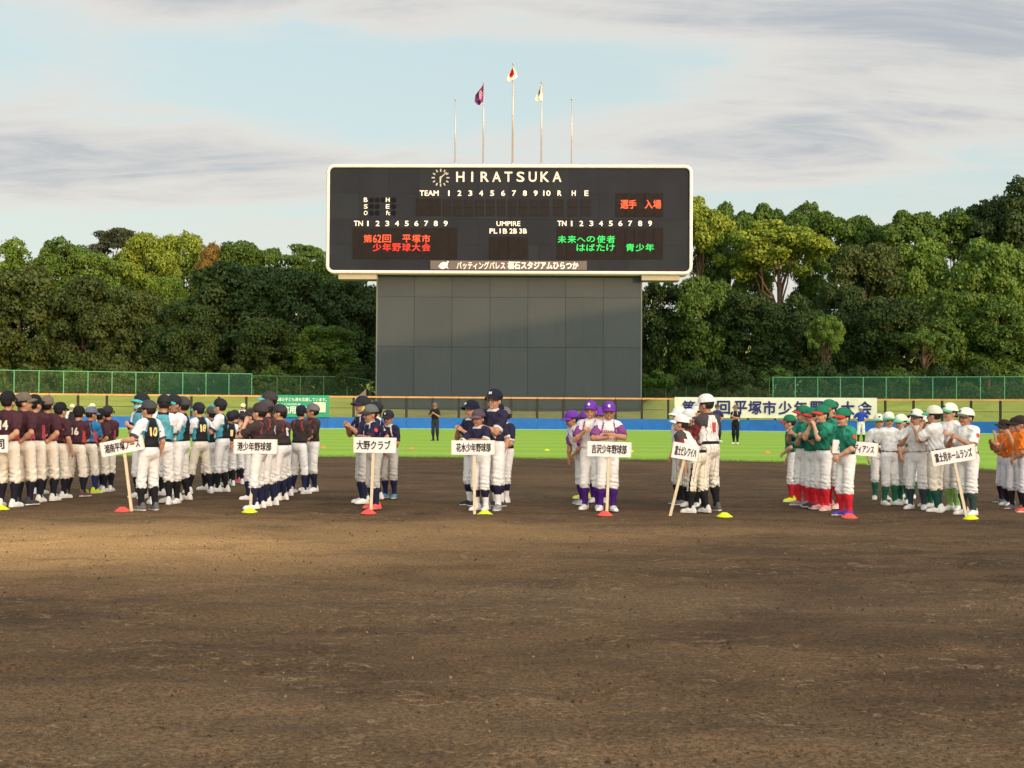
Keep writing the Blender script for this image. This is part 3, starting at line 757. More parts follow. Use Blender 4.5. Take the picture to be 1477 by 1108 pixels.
flag('city_flag', 'white flag with a small dark green emblem drooping from its pole', 3, ((0, 121), [(0.5, 121), (1.8, 134), (1.6, 145)], [(-.5, 122), (-5, 133), (-8, 141), (-9.5, 145.5)]), [white_f, gr],
     lambda u, v_: 1 if math.hypot((u - .62) / .22, (v_ - .42) / .15) < 1 else 0, 18, 18)

# ================================================================== GRANDSTAND behind and to the right (outside the picture, throws the evening shade)
conc = mat('stand_concrete', (.32, .30, .27), .85, var=.1, vscale=.5)
stand = empty('grandstand', (62, 0, 0), 'concrete grandstand along the first base side behind the camera', 'grandstand')
mb = MB(); N_ = 14
H0 = 15.5
ax_ = [(74, -90), (58, 25), (54, 62)]
for a_, b_ in ((0, 1), (1, 2)):
    p, q = Vector(ax_[a_]), Vector(ax_[b_]); d = (q - p).normalized(); nrm = Vector((d.y, -d.x))
    for i in range(N_):
        o0 = nrm * (i * 1.2 - 16); o1 = nrm * ((i + 1) * 1.2 - 16); h = 2.0 + i * .75
        P4 = [p + o0, q + o0, q + o1, p + o1]
        mb.add([(x.x - 62, x.y, z) for z in (0, h) for x in P4], [(4, 5, 6, 7), (0, 4, 7, 3), (0, 1, 5, 4), (1, 2, 6, 5), (2, 3, 7, 6), (0, 3, 2, 1)])
mb.obj('seating_tiers', [conc], stand)
STAND_TOP = [(78, -120, 26.0), (62.5, 30, 20.2), (57, 78, 17.5)]
mb = MB()
for (x0, y0, h0), (x1, y1, h1) in zip(STAND_TOP[:-1], STAND_TOP[1:]):
    mb.add([(x0 - 62, y0, 0), (x1 - 62, y1, 0), (x1 - 62, y1, h1), (x0 - 62, y0, h0), (x0 - 61, y0, 0), (x1 - 61, y1, 0), (x1 - 61, y1, h1), (x0 - 61, y0, h0)], [(0, 1, 2, 3), (7, 6, 5, 4), (3, 2, 6, 7), (1, 5, 6, 2), (0, 3, 7, 4)])
mb.obj('rear_wall', [conc], stand)

# ================================================================== PEOPLE
class Vol:
    """a small signed-distance volume: rounded shapes are blended into it and its zero surface is meshed as one skin"""
    def __init__(s, lo, hi, h):
        s.h = h; s.lo = np.array(lo, float); n = np.ceil((np.array(hi, float) - s.lo) / h).astype(int) + 1
        s.ax = [s.lo[i] + h * np.arange(n[i]) for i in range(3)]; s.D = np.full(tuple(n), 1.0, dtype=np.float32)
    def sub(s, lo, hi):
        sl = []
        for i in range(3):
            a = max(0, int((lo[i] - s.lo[i]) / s.h) - 1); b = min(len(s.ax[i]), int((hi[i] - s.lo[i]) / s.h) + 3); sl.append(slice(a, max(a, b)))
        sl = tuple(sl)
        return sl, s.ax[0][sl[0]][:, None, None], s.ax[1][sl[1]][None, :, None], s.ax[2][sl[2]][None, None, :]
    def put(s, sl, d, k):
        a = s.D[sl]; h = np.maximum(k - np.abs(a - d), 0) / k; s.D[sl] = np.minimum(a, d) - h * h * k * .25
    def cap(s, a, b, ra, rb, k=.02, fa=False, fb=False, sq=1.0):
        a = np.array(a, float); b = np.array(b, float); pad = max(ra, rb) + k + 3 * s.h
        sl, X, Y, Z = s.sub(np.minimum(a, b) - pad, np.maximum(a, b) + pad)
        if s.D[sl].size == 0: return
        ba = b - a; L = np.linalg.norm(ba) + 1e-9; u = ba / L
        t = (X - a[0]) * u[0] + (Y - a[1]) * u[1] + (Z - a[2]) * u[2]
        tc_ = np.clip(t, 0, L)
        d = np.sqrt((X - a[0] - u[0] * tc_) ** 2 + (Y - a[1] - u[1] * tc_) ** 2 + (Z - a[2] - u[2] * tc_) ** 2) - (ra + (rb - ra) * tc_ / L)
        if fa: d = np.maximum(d, -t)
        if fb: d = np.maximum(d, t - L)
        s.put(sl, d.astype(np.float32), k)
    def ell(s, c, r, R=None, k=.03):
        c = np.array(c, float); r = np.array(r, float); pad = r.max() + k + 3 * s.h
        sl, X, Y, Z = s.sub(c - pad, c + pad)
        if s.D[sl].size == 0: return
        x, y, z = X - c[0], Y - c[1], Z - c[2]
        if R is not None:
            x, y, z = (R[0][0] * x + R[1][0] * y + R[2][0] * z, R[0][1] * x + R[1][1] * y + R[2][1] * z, R[0][2] * x + R[1][2] * y + R[2][2] * z)
        k0 = np.sqrt((x / r[0]) ** 2 + (y / r[1]) ** 2 + (z / r[2]) ** 2); k1 = np.sqrt((x / r[0] ** 2) ** 2 + (y / r[1] ** 2) ** 2 + (z / r[2] ** 2) ** 2) + 1e-6
        s.put(sl, (k0 * (k0 - 1) / k1).astype(np.float32), k)
    def cut(s, p, n):
        p = np.array(p, float); n = np.array(n, float); X, Y, Z = s.ax[0][:, None, None], s.ax[1][None, :, None], s.ax[2][None, None, :]
        s.D = np.maximum(s.D, ((X - p[0]) * n[0] + (Y - p[1]) * n[1] + (Z - p[2]) * n[2]).astype(np.float32))
    def surf(s):
        D = s.D; I = D < 0
        c = [I[a:I.shape[0] - 1 + a, b:I.shape[1] - 1 + b, e:I.shape[2] - 1 + e] for a in (0, 1) for b in (0, 1) for e in (0, 1)]
        n = sum(x.astype(np.int8) for x in c); act = (n > 0) & (n < 8)
        ids = np.full(act.shape, -1, dtype=np.int64); w_ = np.argwhere(act); ids[act] = np.arange(len(w_))
        pos = np.zeros((len(w_), 3)); cnt = np.zeros(len(w_))
        i, j, k = w_.T
        cor = [(a, b, e) for a in (0, 1) for b in (0, 1) for e in (0, 1)]
        for p in cor:
            for ax in range(3):
                if p[ax]: continue
                q = list(p); q[ax] = 1
                d0 = D[i + p[0], j + p[1], k + p[2]]; d1 = D[i + q[0], j + q[1], k + q[2]]
                m_ = (d0 < 0) != (d1 < 0); t = np.where(m_, d0 / np.where(m_, d0 - d1, 1), 0)
                for ax2 in range(3): pos[:, ax2] += np.where(m_, p[ax2] + (t if ax2 == ax else 0), 0)
                cnt += m_
        pos = (pos / cnt[:, None] + w_) * s.h + s.lo
        F_ = []
        for ax in range(3):
            sh = [slice(1, -1)] * 3; sh[ax] = slice(0, -1); s2 = list(sh); s2[ax] = slice(1, None)
            A = I[tuple(sh)]; B = I[tuple(s2)]; e = np.argwhere(A != B)
            off = np.array([1, 1, 1]); off[ax] = 0; e = e + off; sg = I[tuple(e.T)]
            u_, v_ = [(1, 2), (2, 0), (0, 1)][ax]
            def g_(du, dv):
                q = e.copy(); q[:, u_] -= du; q[:, v_] -= dv; return ids[tuple(q.T)]
            q = np.stack([g_(1, 1), g_(0, 1), g_(0, 0), g_(1, 0)], -1); q[~sg] = q[~sg][:, ::-1]
            F_.append(q)
        F_ = np.concatenate(F_); F_ = F_[(F_ >= 0).all(1)]
        return pos, F_

def np3(v): return np.array((v[0], v[1], v[2]), float)
def ik(a, b, l1, l2, pole):
    a = Vector(a); b = Vector(b); d = b - a; L = min(d.length, .998 * (l1 + l2)); d.normalize(); b = a + d * L
    x = (l1 * l1 - l2 * l2 + L * L) / (2 * L); h = math.sqrt(max(0, l1 * l1 - x * x)); p = Vector(pole); p = (p - d * p.dot(d)).normalized()
    return a + d * x + p * h, b
# wrists in the torso's frame (z above the pelvis, forward is -y), per arm pose: wrist, elbow pole, palm normal, curl
def arm(kind, s):
    K = {
        'down': ((s * .215, -.05, -.06), (s * .35, .7, 0), (-s, 0, 0), .35),
        'behind': ((s * .035, .155, .05 + .02 * s), (s, .25, 0), (0, 1, 0), .5),
        'clap': ((s * .055, -.23, .27), (s * .8, .1, -1), (-s, 0, 0), .05),
        'claphigh': ((s * .05, -.19, .40), (s * .6, -.1, -1), (-s, 0, 0), .15),
        'folded': ((-s * .07, -.15 - .028 * (s > 0), .20 + .025 * s), (s, .1, -.6), (0, 1, 0), .5),
        'onsign': ((s * .02, -.20, .235 + .018 * s), (s, .0, -.25), (0, 0, -1), .35),
        'low': ((s * .035, -.17, .03), (s, .35, -.2), (0, 1, 0), .5),
        'hips': ((s * .165, -.03, .07), (s, .5, 0), (-s, 0, 0), .6),
        'side_out': ((s * .36, -.20, .14), (s * .2, .6, -.8), (0, 0, -1), .4),
        'reach': ((s * .12, -.20, -.05), (s, .4, .3), (0, 1, 0), .3),
        'chin': ((s * .04, -.15, .43), (s * .5, -.2, -1), (0, 1, 0), .7),
    }
    return K[kind]
POSES = {  # arms L/R, stance (half width, forward split, lean degrees, twist), head yaw, pitch (down +)
    'stand': ('down', 'down', .095, .02, 1, 0, 0, 4), 'stand_look': ('down', 'down', .11, .05, 1, 0, 35, 0),
    'behind': ('behind', 'behind', .10, .02, -1, 0, 0, 0), 'behind_look': ('behind', 'behind', .10, .02, -1, 0, -50, 0),
    'clap': ('clap', 'clap', .10, .05, 3, 0, 0, 2), 'clap_look': ('clap', 'clap', .09, .02, 1, 0, 35, -2), 'claphigh': ('claphigh', 'claphigh', .10, .05, 2, 0, 0, 4),
    'folded': ('folded', 'folded', .11, .06, 0, 0, 0, 3), 'folded_look': ('folded', 'folded', .10, .03, 0, 0, 40, 2),
    'onsign': ('onsign', 'onsign', .09, .03, 5, 0, 0, 6), 'onsign_look': ('onsign', 'onsign', .11, .07, 4, 0, -38, 3),
    'low': ('low', 'low', .10, .05, 5, 0, 0, 8), 'low_look': ('low', 'low', .10, .05, 3, 0, 25, 4), 'hips': ('hips', 'hips', .12, .03, 0, 0, 0, 0),
    'wide': ('folded', 'folded', .185, .10, 6, 8, 10, 5), 'signarm': ('side_out', 'down', .10, .05, 2, 0, 10, 4),
    'bend': ('reach', 'reach', .12, .14, 40, 0, 10, -18), 'bend_soft': ('low', 'reach', .10, .10, 22, 0, -10, 6), 'chin': ('chin', 'low', .09, .04, 2, 0, 12, 4),
}
def MatR(M_): return [[M_[i][j] for j in range(3)] for i in range(3)]
POSES.update({
    'folded2': ('folded', 'folded', .085, .10, -2, 6, -30, 0), 'folded3': ('folded', 'folded', .12, .02, 4, -8, 18, 9), 'clap2': ('clap', 'clap', .085, .09, 5, 5, -22, 0),
    'stand2': ('down', 'behind', .08, .07, -1, -6, -25, 6), 'claphigh2': ('claphigh', 'clap', .11, .03, 0, -6, -14, 0), 'low2': ('low', 'down', .09, .08, 2, 8, -20, 10)})
ALT = {'folded': ['folded', 'folded2', 'folded3'], 'clap': ['clap', 'clap2'], 'stand': ['stand', 'stand2'], 'claphigh': ['claphigh', 'claphigh2'], 'low': ['low', 'low2']}
_pose = {}
def sinnoise(v, f, seed=0.0):
    x, y, z = v[:, 0] * f + seed, v[:, 1] * f + 1.7 * seed, v[:, 2] * f
    return np.sin(x + 2.1 * np.sin(z * .7 + y)) * np.sin(z * 1.3 + 1.7 * np.sin(x * .8 - y * .6)) + .5 * np.sin(y * 2.3 + z * 1.9 + x)
def vnorm(v, f):
    a = v[f[:, 2]] - v[f[:, 0]]; b = v[f[:, 3]] - v[f[:, 1]]; n = np.cross(a, b); o = np.zeros_like(v)
    for k in range(4): np.add.at(o, f[:, k], n)
    return o / (np.linalg.norm(o, axis=1, keepdims=True) + 1e-9)
def seg_t(c, a, b):
    a = np3(a); b = np3(b); ba = b - a; t = ((c - a) @ ba) / (ba @ ba); q = np.clip(t, 0, 1); return t, np.linalg.norm(c - a - q[:, None] * ba, axis=1)
def make_pose(name):
    la, ra, sw, sf, lean, twist, hy, hp = POSES[name]
    O = {}
    PZ = .80
    T = Matrix.Translation((0, .0, PZ)) @ Matrix.Rotation(R_(twist), 4, 'Z') @ Matrix.Rotation(R_(lean), 4, 'X')
    Hm = T @ Matrix.Translation((0, 0, .41)) @ Matrix.Rotation(R_(-lean * .55), 4, 'X') @ Matrix.Rotation(R_(hy), 4, 'Z') @ Matrix.Rotation(R_(hp), 4, 'X')
    RH = MatR(Hm); HS = 1.07; Hm = Hm @ Matrix.Scale(HS, 4)
    back = .12 * math.sin(R_(lean))
    tp = lambda x, y, z: np3(T @ Vector((x, y, z)))
    hd = lambda x, y, z: np3(Hm @ Vector((x, y, z)))
    arms = {}
    for s, kd in ((1, la), (-1, ra)):
        S = T @ Vector((s * .135, .0, .357)); wr, pole, pn, curl = arm(kd, s)
        E, W = ik(S, T @ Vector(wr), .245, .205, T.to_3x3() @ Vector(pole)); arms[s] = (S, E, W, T.to_3x3() @ Vector(pn), curl)
    legs = {}
    for s in (1, -1):
        Hp = Vector((s * .078, back * .3, .765)); A = Vector((s * sw, (-s * sf) * .5 + back * .5, .075))
        K, A = ik(Hp, A, .355, .338, (s * .12, -1, 0)); legs[s] = (Hp, K, A, math.atan2(s * .28, 1))
    # --- the body: one skin from head to ankle
    B = Vol((-.52, -.62, .02), (.52, .40, 1.50), .0105)
    RT = MatR(T); hr = lambda *r: tuple(x * HS for x in r)
    B.ell(tp(0, .0, .27), (.135, .088, .15), RT, .05); B.ell(tp(0, -.005, .12), (.118, .085, .13), RT, .05); B.ell((0, back * .3, PZ - .01), (.13, .095, .095), None, .05)
    B.cap(tp(-.085, .005, .355), tp(.085, .005, .355), .048, .048, .05)
    B.cap(tp(0, .012, .36), hd(0, .006, .07), .047, .043, .03)
    B.ell(hd(0, .010, .148), hr(.073, .090, .086), RH, .02); B.ell(hd(0, -.030, .093), hr(.056, .060, .068), RH, .035)
    B.cap(hd(0, -.085, .128), hd(0, -.104, .103), .007, .0125, .014); B.cap(hd(0, -.08, .048), hd(0, -.086, .050), .016, .016, .02)
    B.cap(hd(-.026, -.078, .142), hd(.026, -.078, .142), .011, .011, .015)
    for s in (1, -1):
        B.ell(hd(s * .073, .006, .108), hr(.011, .019, .030), RH, .008); B.ell(hd(s * .03, -.068, .095), hr(.022, .02, .022), RH, .02)
        S, E, W, pn, curl = arms[s]
        B.cap(S, E, .046, .036, .03); B.cap(E, E + (W - E) * .35, .036, .037, .02); B.cap(E + (W - E) * .3, W, .036, .0235, .02)
        a = (W - E).normalized()
        if a.dot(pn) > .9: pn = Vector((0, 0, 1))
        pn = (pn - a * pn.dot(a)).normalized(); l = a.cross(pn)
        pc = W + a * .040
        B.ell(pc, (.0135, .034, .042), [[pn[i], l[i], a[i]] for i in range(3)], .014)
        for i in range(4):
            b0 = W + a * .068 + l * ((i - 1.5) * .0175) + pn * .002; ln = (.052, .060, .056, .045)[i]
            c1 = curl * (1 + .1 * i); d1 = a * math.cos(c1 * .8) + pn * math.sin(c1 * .8); d2 = a * math.cos(c1 * 2.1) + pn * math.sin(c1 * 2.1)
            m1 = b0 + d1 * ln * .55; B.cap(b0 - a * .012, m1, .0082, .0078, .005); B.cap(m1, m1 + d2 * ln * .45, .0078, .0066, .004)
        sd_ = -s if (l.dot(T.to_3x3() @ Vector((1, 0, 0))) > 0) == (s > 0) else s
        th = W + a * .022 - l * .026 * (1 if i % 2 else -1); B.cap(th, th + a * .030 - l * .016 + pn * .012, .011, .009, .008); B.cap(th + a * .030 - l * .016 + pn * .012, th + a * .052 - l * .018 + pn * .018, .009, .0075, .005)
        Hp, K, A, ft = legs[s]
        B.cap(Hp, K, .072, .048, .04); B.cap(K, K + (A - K) * .35, .046, .045, .02); B.cap(K + (A - K) * .3, A, .045, .028, .02)
        B.cap(A + Vector((0, .01, -.03)), A + Vector((s * .025, -.09, -.037)), .024, .016, .015)
    bv_, bf_ = B.surf()
    # face zones
    cen = bv_[bf_].mean(1); Hi = np.array(Hm.inverted()); hc = cen @ Hi[:3, :3].T + Hi[:3, 3]
    z_ = np.zeros(len(bf_), int); fr = hc[:, 1] < -.05
    for s in (1, -1):
        z_[fr & (((hc[:, 0] - s * .029) / .012) ** 2 + ((hc[:, 2] - .119) / .0062) ** 2 < 1)] = 1
    z_[fr & (np.abs(hc[:, 0]) < .022) & (np.abs(hc[:, 2] - .0705) < .0055)] = 2
    O['body'] = (bv_, bf_, z_, 3)
    # --- hair
    hv = MB().lathe([(math.cos(R_(t)), math.sin(R_(t))) for t in range(-60, 91, 10)], 26); V = np.array(hv.v); Fq = np.array(hv.f)
    V = V * np.array([.0815, .0985, .0945]) + np.array([0, .013, .147]); c_ = V[Fq].mean(1)
    keep = (c_[:, 2] > .172) | ((c_[:, 1] > .028) & (c_[:, 2] > .070)) | ((c_[:, 1] > -.028) & (c_[:, 2] > .128)); Fq = Fq[keep]
    V = V * (1 + .012 * sinnoise(V, 60)[:, None]); Hn = np.array(Hm); O['hair'] = (V @ Hn[:3, :3].T + Hn[:3, 3], Fq, np.zeros(len(Fq), int), 1)
    # --- cap: six-panel dome and a curved brim
    dm = MB().lathe([(1.0, -.10), (1.005, 0)] + [(math.cos(R_(t)) ** .86, math.sin(R_(t))) for t in range(10, 90, 10)] + [(.001, 1.0)], 30); V = np.array(dm.v); Fq = np.array(dm.f)
    ang = np.arctan2(V[:, 0], V[:, 1]); V = V * (1 - .012 * np.abs(np.cos(3 * ang))[:, None] ** 12) * np.array([.0925, .113, .098]) + np.array([0, .014, .165])
    V[:, 2] += (V[:, 1] - .01) * -.10
    inn = V.copy(); inn[:, :2] *= .97
    O['cap'] = (V @ Hn[:3, :3].T + Hn[:3, 3], Fq, np.zeros(len(Fq), int), 1)
    bv2 = []; bf2 = []; nu, nv = 16, 5
    for layer in (0, 1):
        for i in range(nu + 1):
            t = -1 + 2 * i / nu; an = t * R_(66)
            for j in range(nv + 1):
                q = j / nv; ext = .076 * math.cos(t * 1.45) ** .7
                x = math.sin(an) * (.091 + .004 * q) ; y = .012 - math.cos(an) * .110 - ext * q
                z = .158 + (y - .01) * -.10 + .014 * (1 - abs(t) ** 2.2) * 1.0 - .024 * q * q - .006 * (layer) - .010 * abs(t) ** 2
                bv2.append((x, y, z))
    st = nv + 1; tot = (nu + 1) * st
    for i in range(nu):
        for j in range(nv):
            a = i * st + j; bf2.append((a, a + st, a + st + 1, a + 1)); bf2.append((tot + a, tot + a + 1, tot + a + st + 1, tot + a + st))
        a = i * st + nv; bf2.append((a, a + st, tot + a + st, tot + a))
    V = np.array(bv2); Fq = np.array(bf2); O['brim'] = (V @ Hn[:3, :3].T + Hn[:3, 3], Fq, np.zeros(len(Fq), int), 1)
    # --- shirt
    Sv = Vol((-.45, -.45, .66), (.45, .40, 1.32), .0105)
    Sv.ell(tp(0, .0, .275), (.150, .108, .165), RT, .05); Sv.ell(tp(0, -.005, .13), (.138, .106, .12), RT, .06); Sv.ell(tp(0, -.005, .075), (.140, .110, .055), RT, .05)
    Sv.cap(tp(-.075, .005, .360), tp(.075, .005, .360), .066, .066, .07)
    for s in (1, -1):
        S, E, W, pn, curl = arms[s]; Sv.cap(S, S + (E - S) * .86, .066, .066, .035, False, True)
    Sv.cap(tp(0, .010, .37), tp(0, .004, .432), .064, .056, .02, False, True)
    n = T.to_3x3() @ Vector((0, 0, -1)); Sv.cut(tp(0, 0, .055), n)
    v_, f_ = Sv.surf(); nn = vnorm(v_, f_); v_ = v_ + nn * (sinnoise(v_, 26, 1.3) * .0030 + (np.abs(sinnoise(v_ * np.array([1, 1, .8]), 19, 7.4)) - .5) * -.013 + sinnoise(v_, 60, 3) * .0012)[:, None]
    cen = v_[f_].mean(1); Ti = np.array(T.inverted()); c = cen @ Ti[:3, :3].T + Ti[:3, 3]; x, y, z = c.T
    zo = np.where(y > 0, 1, 0); zo[(np.abs(x) > .118) & (z < .27)] = 3; zo[(np.abs(x) > .072 + .25 * np.maximum(0, .40 - z)) & (z > .27)] = 6; zo[(z > .408) & (np.abs(x) < .075)] = 5
    for s in (1, -1):
        S, E, W, pn, curl = arms[s]; t, d = seg_t(cen, S, E); arm_ = (d < .085) & ((t > .22) & (np.sign(x) == s)) & ((np.abs(x) > .150) | ((t > .45) & (d < .075) & (np.abs(x) > .12)) | ((t > .3) & (y < -.10)))
        zo[arm_] = 2; zo[arm_ & (t > .73)] = 4
    # piping line between raglan and front
    pip = (np.abs(np.abs(x) - (.072 + .25 * np.maximum(0, .40 - z))) < .011) & (z > .25) & (zo != 2) & (zo != 4) & (zo != 5); zo[pip] = 7
    O['shirt'] = (v_, f_, zo, 8)
    # --- trousers
    Pv = Vol((-.34, -.36, .20), (.34, .36, .92), .0125)
    Pv.ell((0, back * .3 + .012, PZ - .005), (.140, .118, .125), None, .05)
    for s in (1, -1):
        Hp, K, A, ft = legs[s]
        Pv.cap(Hp, K, .084, .068, .035); e = K + (A - K) * .30; Pv.cap(K, e, .068, .062, .02, False, True); Pv.cap(K + (A - K) * .20, e, .068, .065, .02, False, True)
    Pv.cut((0, 0, .885), (0, 0, 1))
    v_, f_ = Pv.surf(); nn = vnorm(v_, f_); low_ = np.clip((.62 - v_[:, 2]) / .25, .25, 1); v_ = v_ + nn * ((sinnoise(v_ * np.array([1, 1, 1.7]), 24, 2.2) * .0045 + (np.abs(sinnoise(v_ * np.array([.8, .8, 2.2]), 20, 4.4)) - .5) * -.016 + sinnoise(v_, 55, 5) * .0014) * low_)[:, None]
    c = v_[f_].mean(1); zo = np.zeros(len(f_), int)
    for s in (1, -1):
        Hp, K, A, ft = legs[s]; line = np.interp(c[:, 2], [A.z, K.z, Hp.z], [A.y, K.y, Hp.y]); zo[(c[:, 2] < .70) & (c[:, 0] * s > .05) & (np.abs(c[:, 1] - line) < .014) & (np.sign(c[:, 0]) == s) & (np.abs(c[:, 0] - np.interp(c[:, 2], [A.z, K.z, Hp.z], [A.x, K.x, Hp.x])) > .045)] = 1
    O['trousers'] = (v_, f_, zo, 2)
    # --- belt
    bm = MB(); RX, RY = .145, .117; bp = []
    for i in range(28):
        t = math.tau * i / 28; bp.append((RX * math.cos(t), back * .3 + .008 + RY * math.sin(t)))
    for z in (.852, .888):
        for (a, b) in bp: bm.v.append((a * .97, b * .97 - (z - .87) * 0, z))
    ins = []
    for i in range(28): j = (i + 1) % 28; bm.f.append((i, j, 28 + j, 28 + i))
    O['belt'] = (np.array(bm.v), np.array(bm.f), np.zeros(28, int), 1)
    # --- socks and shoes, each its own piece
    for s in (1, -1):
        Hp, K, A, ft = legs[s]; tg = 'L' if s > 0 else 'R'
        V_ = Vol((A.x - .14, min(A.y, K.y) - .2, .03), (A.x + .14, max(A.y, K.y) + .16, K.z + .06), .0125)
        q = K + (A - K) * .12; V_.cap(q, K + (A - K) * .42, .053, .056, .02); V_.cap(K + (A - K) * .40, A + Vector((0, .005, .02)), .056, .038, .03); V_.cap(A, A + Vector((0, .005, -.03)), .038, .036, .02)
        v_, f_ = V_.surf(); c = v_[f_].mean(1); O['sock' + tg] = (v_, f_, (c[:, 2] < .20).astype(int), 2)
        V_ = Vol((-.08, -.20, 0.0), (.08, .10, .125), .0085)
        V_.cap((0, .035, .040), (0, -.035, .042), .037, .040, .03); V_.cap((0, -.03, .036), (0, -.125, .026), .041, .036, .03); V_.cap((0, .03, .05), (0, .02, .085), .035, .036, .02)
        V_.cap((0, .04, .012), (0, -.13, .012), .039, .040, .008); V_.cut((0, 0, .006), (0, 0, -1))
        v_, f_ = V_.surf(); c = v_[f_].mean(1); zz_ = np.where(c[:, 2] < .024, 1, 0); zz_[(c[:, 2] > .045) & (c[:, 1] < -.02) & (np.abs(c[:, 0]) < .016)] = 2
        v_[:, 0] *= 1 - .12 * np.clip(v_[:, 1] / .1, 0, 1)
        M3 = Matrix.Rotation(math.atan2(s * .26, 1), 3, 'Z'); v_ = v_ @ np.array(M3).T + np.array([A.x, A.y + .012, -.002]); O['shoe' + tg] = (v_, f_, zz_, 3)
    O['_T'] = T; O['_H'] = Hm; O['_arms'] = arms
    return O
_pm = {}
_pdata = {}
def pose_meshes(name, mir):
    key = (name, mir)
    if key in _pm: return _pm[key]
    if name not in _pdata: _pdata[name] = make_pose(name)
    O = _pdata[name]; out = {}
    for k, d in O.items():
        if k[0] == '_': continue
        v, f, z, n = d
        if mir: v = v * np.array([-1, 1, 1]); f = f[:, ::-1].copy()
        nm = {'sockL': 'sock', 'sockR': 'sock', 'shoeL': 'shoe', 'shoeR': 'shoe'}.get(k, k)
        out[k] = mesh(nm, v, f, [None] * n, z, True)
    sh = out['shirt']
    vs_ = [tuple(q.co) for q in sh.vertices]; out['_bvh'] = BVHTree.FromPolygons(vs_, [tuple(p.vertices) for p in sh.polygons])
    _pm[key] = out; return out
skins = []
for c in ((.50, .265, .165), (.40, .20, .12), (.56, .31, .20)):
    mt = mat('skin', c, .55, var=.06, vscale=12); mt.node_tree.nodes['Principled BSDF'].inputs['Subsurface Weight'].default_value = .0; skins.append(mt)
dark_eye = mat('eye_dark', (.018, .012, .010), .4); lip_m = mat('lip', (.30, .10, .075), .5); hair_m = mat('hair_black', (.014, .011, .010), .55, bump=.3, bscale=90)
BLK = (.012, .012, .015); DGREY = (.035, .035, .038); NAVY = (.014, .018, .050); WHT = (.76, .74, .72); CREAM = (.76, .69, .58); LAV = (.70, .68, .72)
NUMW = (.80, .74, .62)
TEAMS = {  # shirt zones: front, back, sleeve, side, cuff, collar, raglan, piping; then trousers, stripe, sock, sock foot, belt, cap, brim, number colour
    'maroon': ([(.055, .020, .028)] * 3 + [(.42, .06, .085), (.055, .020, .028), (.05, .02, .025), (.062, .022, .03), (.062, .022, .03)], CREAM, None, (.012, .012, .022), None, BLK, BLK, None, NUMW),
    'turq': ([(.75, .73, .72), (.016, .016, .020), (.74, .72, .74), (.05, .30, .37), (.05, .06, .09), (.02, .02, .02), (.74, .72, .74), (.10, .30, .38)], WHT, None, BLK, None, BLK, (.02, .022, .028), (.05, .42, .45), (.80, .62, .25)),
    'charcoal': ([(.042, .030, .030)] * 3 + [(.038, .028, .028), (.036, .026, .027), (.03, .02, .02), (.048, .034, .034), (.34, .04, .04)], WHT, None, NAVY, None, BLK, (.048, .038, .042), None, (.72, .70, .68)),
    'navygrey': ([(.018, .017, .048)] * 3 + [(.018, .017, .048), (.06, .02, .05), (.60, .58, .55), (.018, .017, .048), (.60, .58, .55)], (.47, .45, .42), None, NAVY, None, BLK, (.022, .024, .035), None, (.7, .7, .7)),
    'navy': ([(.022, .020, .046)] * 3 + [(.022, .020, .046), (.66, .62, .60), (.60, .58, .56), (.022, .020, .046), (.022, .020, .046)], WHT, None, (.014, .013, .04), WHT, BLK, (.013, .015, .030), None, (.7, .7, .7)),
    'purple': ([(.75, .72, .70), (.75, .72, .70), (.20, .055, .20), (.72, .70, .70), (.20, .055, .20), (.70, .66, .66), (.70, .66, .68), (.20, .05, .24)], WHT, None, (.055, .012, .16), None, BLK, (.145, .035, .33), None, (.35, .05, .10)),
    'pinstripe': ([(.74, .70, .68), (.74, .70, .68), (.20, .03, .035), (.74, .70, .68), (.30, .03, .04), (.05, .04, .04), (.06, .05, .052), (.06, .05, .052)], (.74, .69, .60), (.015, .01, .015), BLK, None, BLK, (.76, .73, .70), None, (.45, .05, .05)),
    'green': ([(.012, .155, .095)] * 3 + [(.012, .155, .095), (.012, .09, .06), (.012, .12, .08), (.03, .26, .17), (.06, .30, .20)], WHT, None, (.56, .018, .030), None, BLK, (.015, .17, .085), (.50, .045, .035), (.75, .75, .7)),
    'whitegreen': ([(.76, .74, .72)] * 3 + [(.76, .74, .72), (.76, .74, .72), (.72, .72, .70), (.76, .74, .72), (.70, .72, .70)], WHT, None, (.014, .13, .075), None, BLK, (.74, .76, .64), (.10, .48, .26), (.05, .2, .12)),
    'orange': ([(.78, .19, .02)] * 7 + [(.78, .19, .02)], LAV, None, (.02, .012, .02), None, BLK, (.035, .022, .02), None, (.1, .1, .1)),
    'umpire': ([(.02, .022, .035), (.02, .022, .035), (.72, .72, .68), (.02, .022, .035), (.72, .72, .68), (.72, .72, .68), (.72, .72, .68), (.02, .022, .035)], (.10, .11, .14), None, BLK, None, BLK, (.78, .76, .45), None, (.7, .7, .7)),
    'staff_black': ([(.014, .014, .016)] * 8, (.028, .030, .036), None, (.02, .02, .03), None, BLK, (.20, .13, .11), None, (.7, .7, .7)),
    'staff_track': ([(.012, .014, .024)] * 8, (.010, .011, .018), None, (.01, .01, .015), None, BLK, (.16, .13, .10), None, (.7, .7, .7)),
    'staff_navy': ([(.03, .035, .12)] * 8, (.03, .03, .05), None, (.01, .01, .015), None, BLK, (.08, .08, .12), None, (.7, .7, .7)),
    'staff_blue': ([(.022, .065, .42)] * 8, (.72, .72, .68), None, (.03, .03, .03), None, BLK, (.60, .62, .68), None, (.7, .7, .7)),
}
_txt = {}
